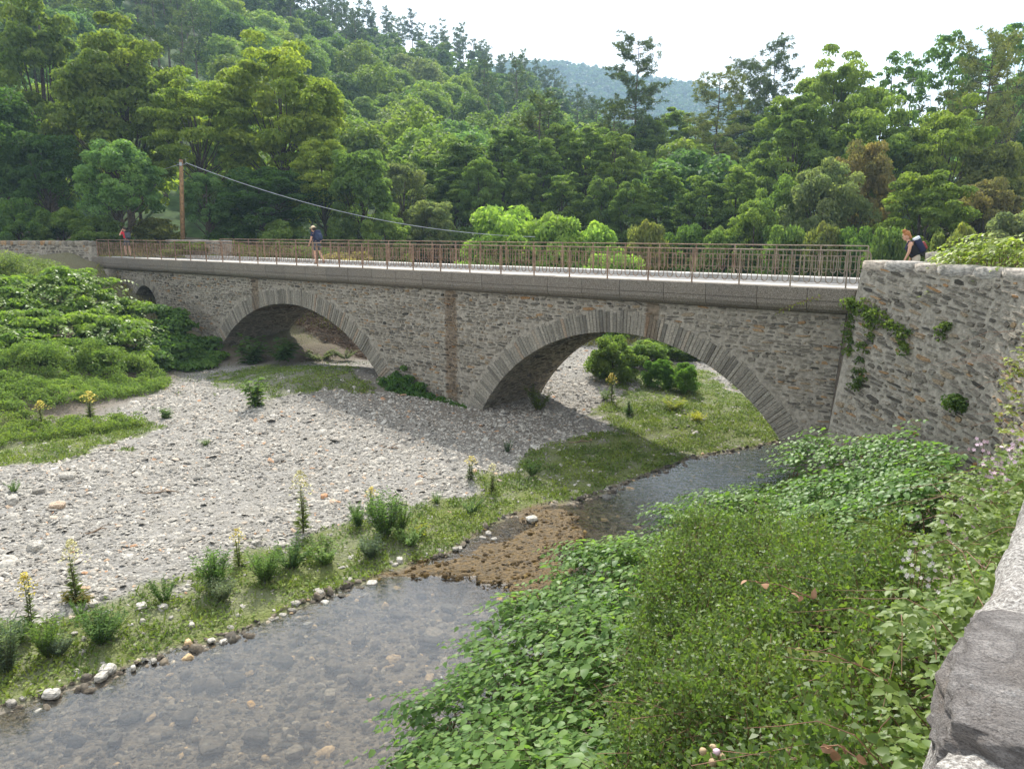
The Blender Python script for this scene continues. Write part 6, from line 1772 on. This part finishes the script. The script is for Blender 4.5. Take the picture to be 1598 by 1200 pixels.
    def pb(cc, r, e, seed):
        V, Fs = rock(1, 1, 1, 6, seed, .03, e); V = V*np.array(r); A = np.stack([-back, [0, 1, 0], ax]); return V@A+cc, Fs
    for nm, off, r, mt in (('bag', back*.20, (.085, .15, .22), clothes['pack']), ('pocket', back*.30-ax*.06, (.04, .11, .11), clothes['pack2']), ('top_lid', back*.2+ax*.20, (.09, .14, .05), clothes['pack3'])):
        V, Fs = pb(c+off, r, .5, 3); MB().add(V, Fs).obj(nm, M[mt], pk, smooth=True, world_child=False)
    for sg in (-1, 1):
        o = np.array([0, sg*.10, 0]); f = -back*.15
        MB().tube([c+back*.13+ax*.17+o, J['nek']+o*1.05+np.array([0, 0, -.0]), c+f+ax*.1+o*1.1, c+f*.6-ax*.15+o*1.35, c+back*.12-ax*.16+o*1.2], .017, 6).obj('strap', M[clothes['pack']], pk, smooth=True, world_child=False)
    return t
left_face = math.atan2(BD[1], BD[0])
p1 = (10.55, 20.35, DECK-.09)
person(p1, left_face+.25, dict(wai=(.07, 0, 1.06), che=(.16, 0, 1.22), nek=(.245, 0, 1.36), hed=(.285, 0, 1.41), sl=(.19, .165, 1.325), sr=(.19, -.165, 1.325), el=(.22, .23, 1.07), er=(.10, -.23, 1.06), wl=(.30, .20, .86), wr=(.16, -.22, .84)),
       dict(top='tank', topmat='cloth_black', shortmat='cloth_beige', head='bun', hairmat='hair_ginger', headpitch=.5, pack='cloth_navy', pack2='pack_red', pack3='cloth_white', packlabel='navy backpack with white lid on the back of the ginger-haired walker'),
       'ginger-haired woman in a black tank top with backpack, walking behind the wing wall', .955)
P2 = at(497, 412.5, DECK)
person((P2[0], P2[1], DECK), left_face+.05, dict(che=(.12, 0, 1.26), wai=(.05, 0, 1.08), nek=(.19, 0, 1.42), hed=(.22, 0, 1.47), sl=(.14, .17, 1.37), sr=(.14, -.17, 1.37), el=(.14, .24, 1.10), er=(.02, -.24, 1.10), wl=(.30, .2, .93), wr=(.12, -.24, .88)),
       dict(top='tee', topmat='cloth_navy', shortmat='cloth_grey', head='hat', hairmat='hair_dark', headpitch=.2, pack='cloth_pack', pack2='cloth_pack', pack3='cloth_navy', packlabel='dark blue backpack on the back of the hiker in the sun hat'),
       'hiker in pale sun hat, navy shirt and grey shorts striding along the bridge')
P3 = at(200, 400.3, DECK)
person((P3[0], P3[1], DECK), left_face+.1, dict(el=(.20, .30, 1.22), wl=(.25, .10, 1.50), er=(.16, -.30, 1.20), wr=(.24, -.10, 1.50), kl=(.04, .10, .5), al=(.0, .12, .09), tl=(.14, .12, .035), kr=(.0, -.10, .5), ar=(-.06, -.12, .09), tr=(.08, -.12, .035)),
       dict(top='tee', topmat='cloth_red', shortmat='cloth_grey', head='hair', hairmat='hair_dark', headpitch=.0, pack='cloth_grey', pack2='cloth_grey', pack3='cloth_black', packlabel='grey backpack on the back of the hiker in red'),
       'hiker in a red shirt with both hands raised to the face')

# ------------------------------------------------------------------ the air of the valley
hz_m = bpy.data.materials.new('valley_haze'); hz_m.use_nodes = True
nt = hz_m.node_tree; nt.nodes.clear()
vp = nt.nodes.new('ShaderNodeVolumePrincipled'); vp.inputs['Color'].default_value = (.55, .77, 1.0, 1)
vp.inputs['Density'].default_value = 0.00036; vp.inputs['Anisotropy'].default_value = 0.2
vo = nt.nodes.new('ShaderNodeOutputMaterial'); nt.links.new(vp.outputs['Volume'], vo.inputs['Volume'])
b = MB().box((0, 780, 0), (2, 2, 2))
hv = np.array([(x_, y_, z_) for x_ in (-1500, 1500) for y_ in (-60, 1620) for z_ in (-620, 330)], float)
me = MB().add(hv, [(0, 1, 3, 2), (4, 6, 7, 5), (0, 4, 5, 1), (2, 3, 7, 6), (0, 2, 6, 4), (1, 5, 7, 3)]).mesh('haze', hz_m)
HAZE = obj('haze', me, kind='stuff')
tag(HAZE, 'thin blue haze filling the valley', 'haze', kind='stuff')
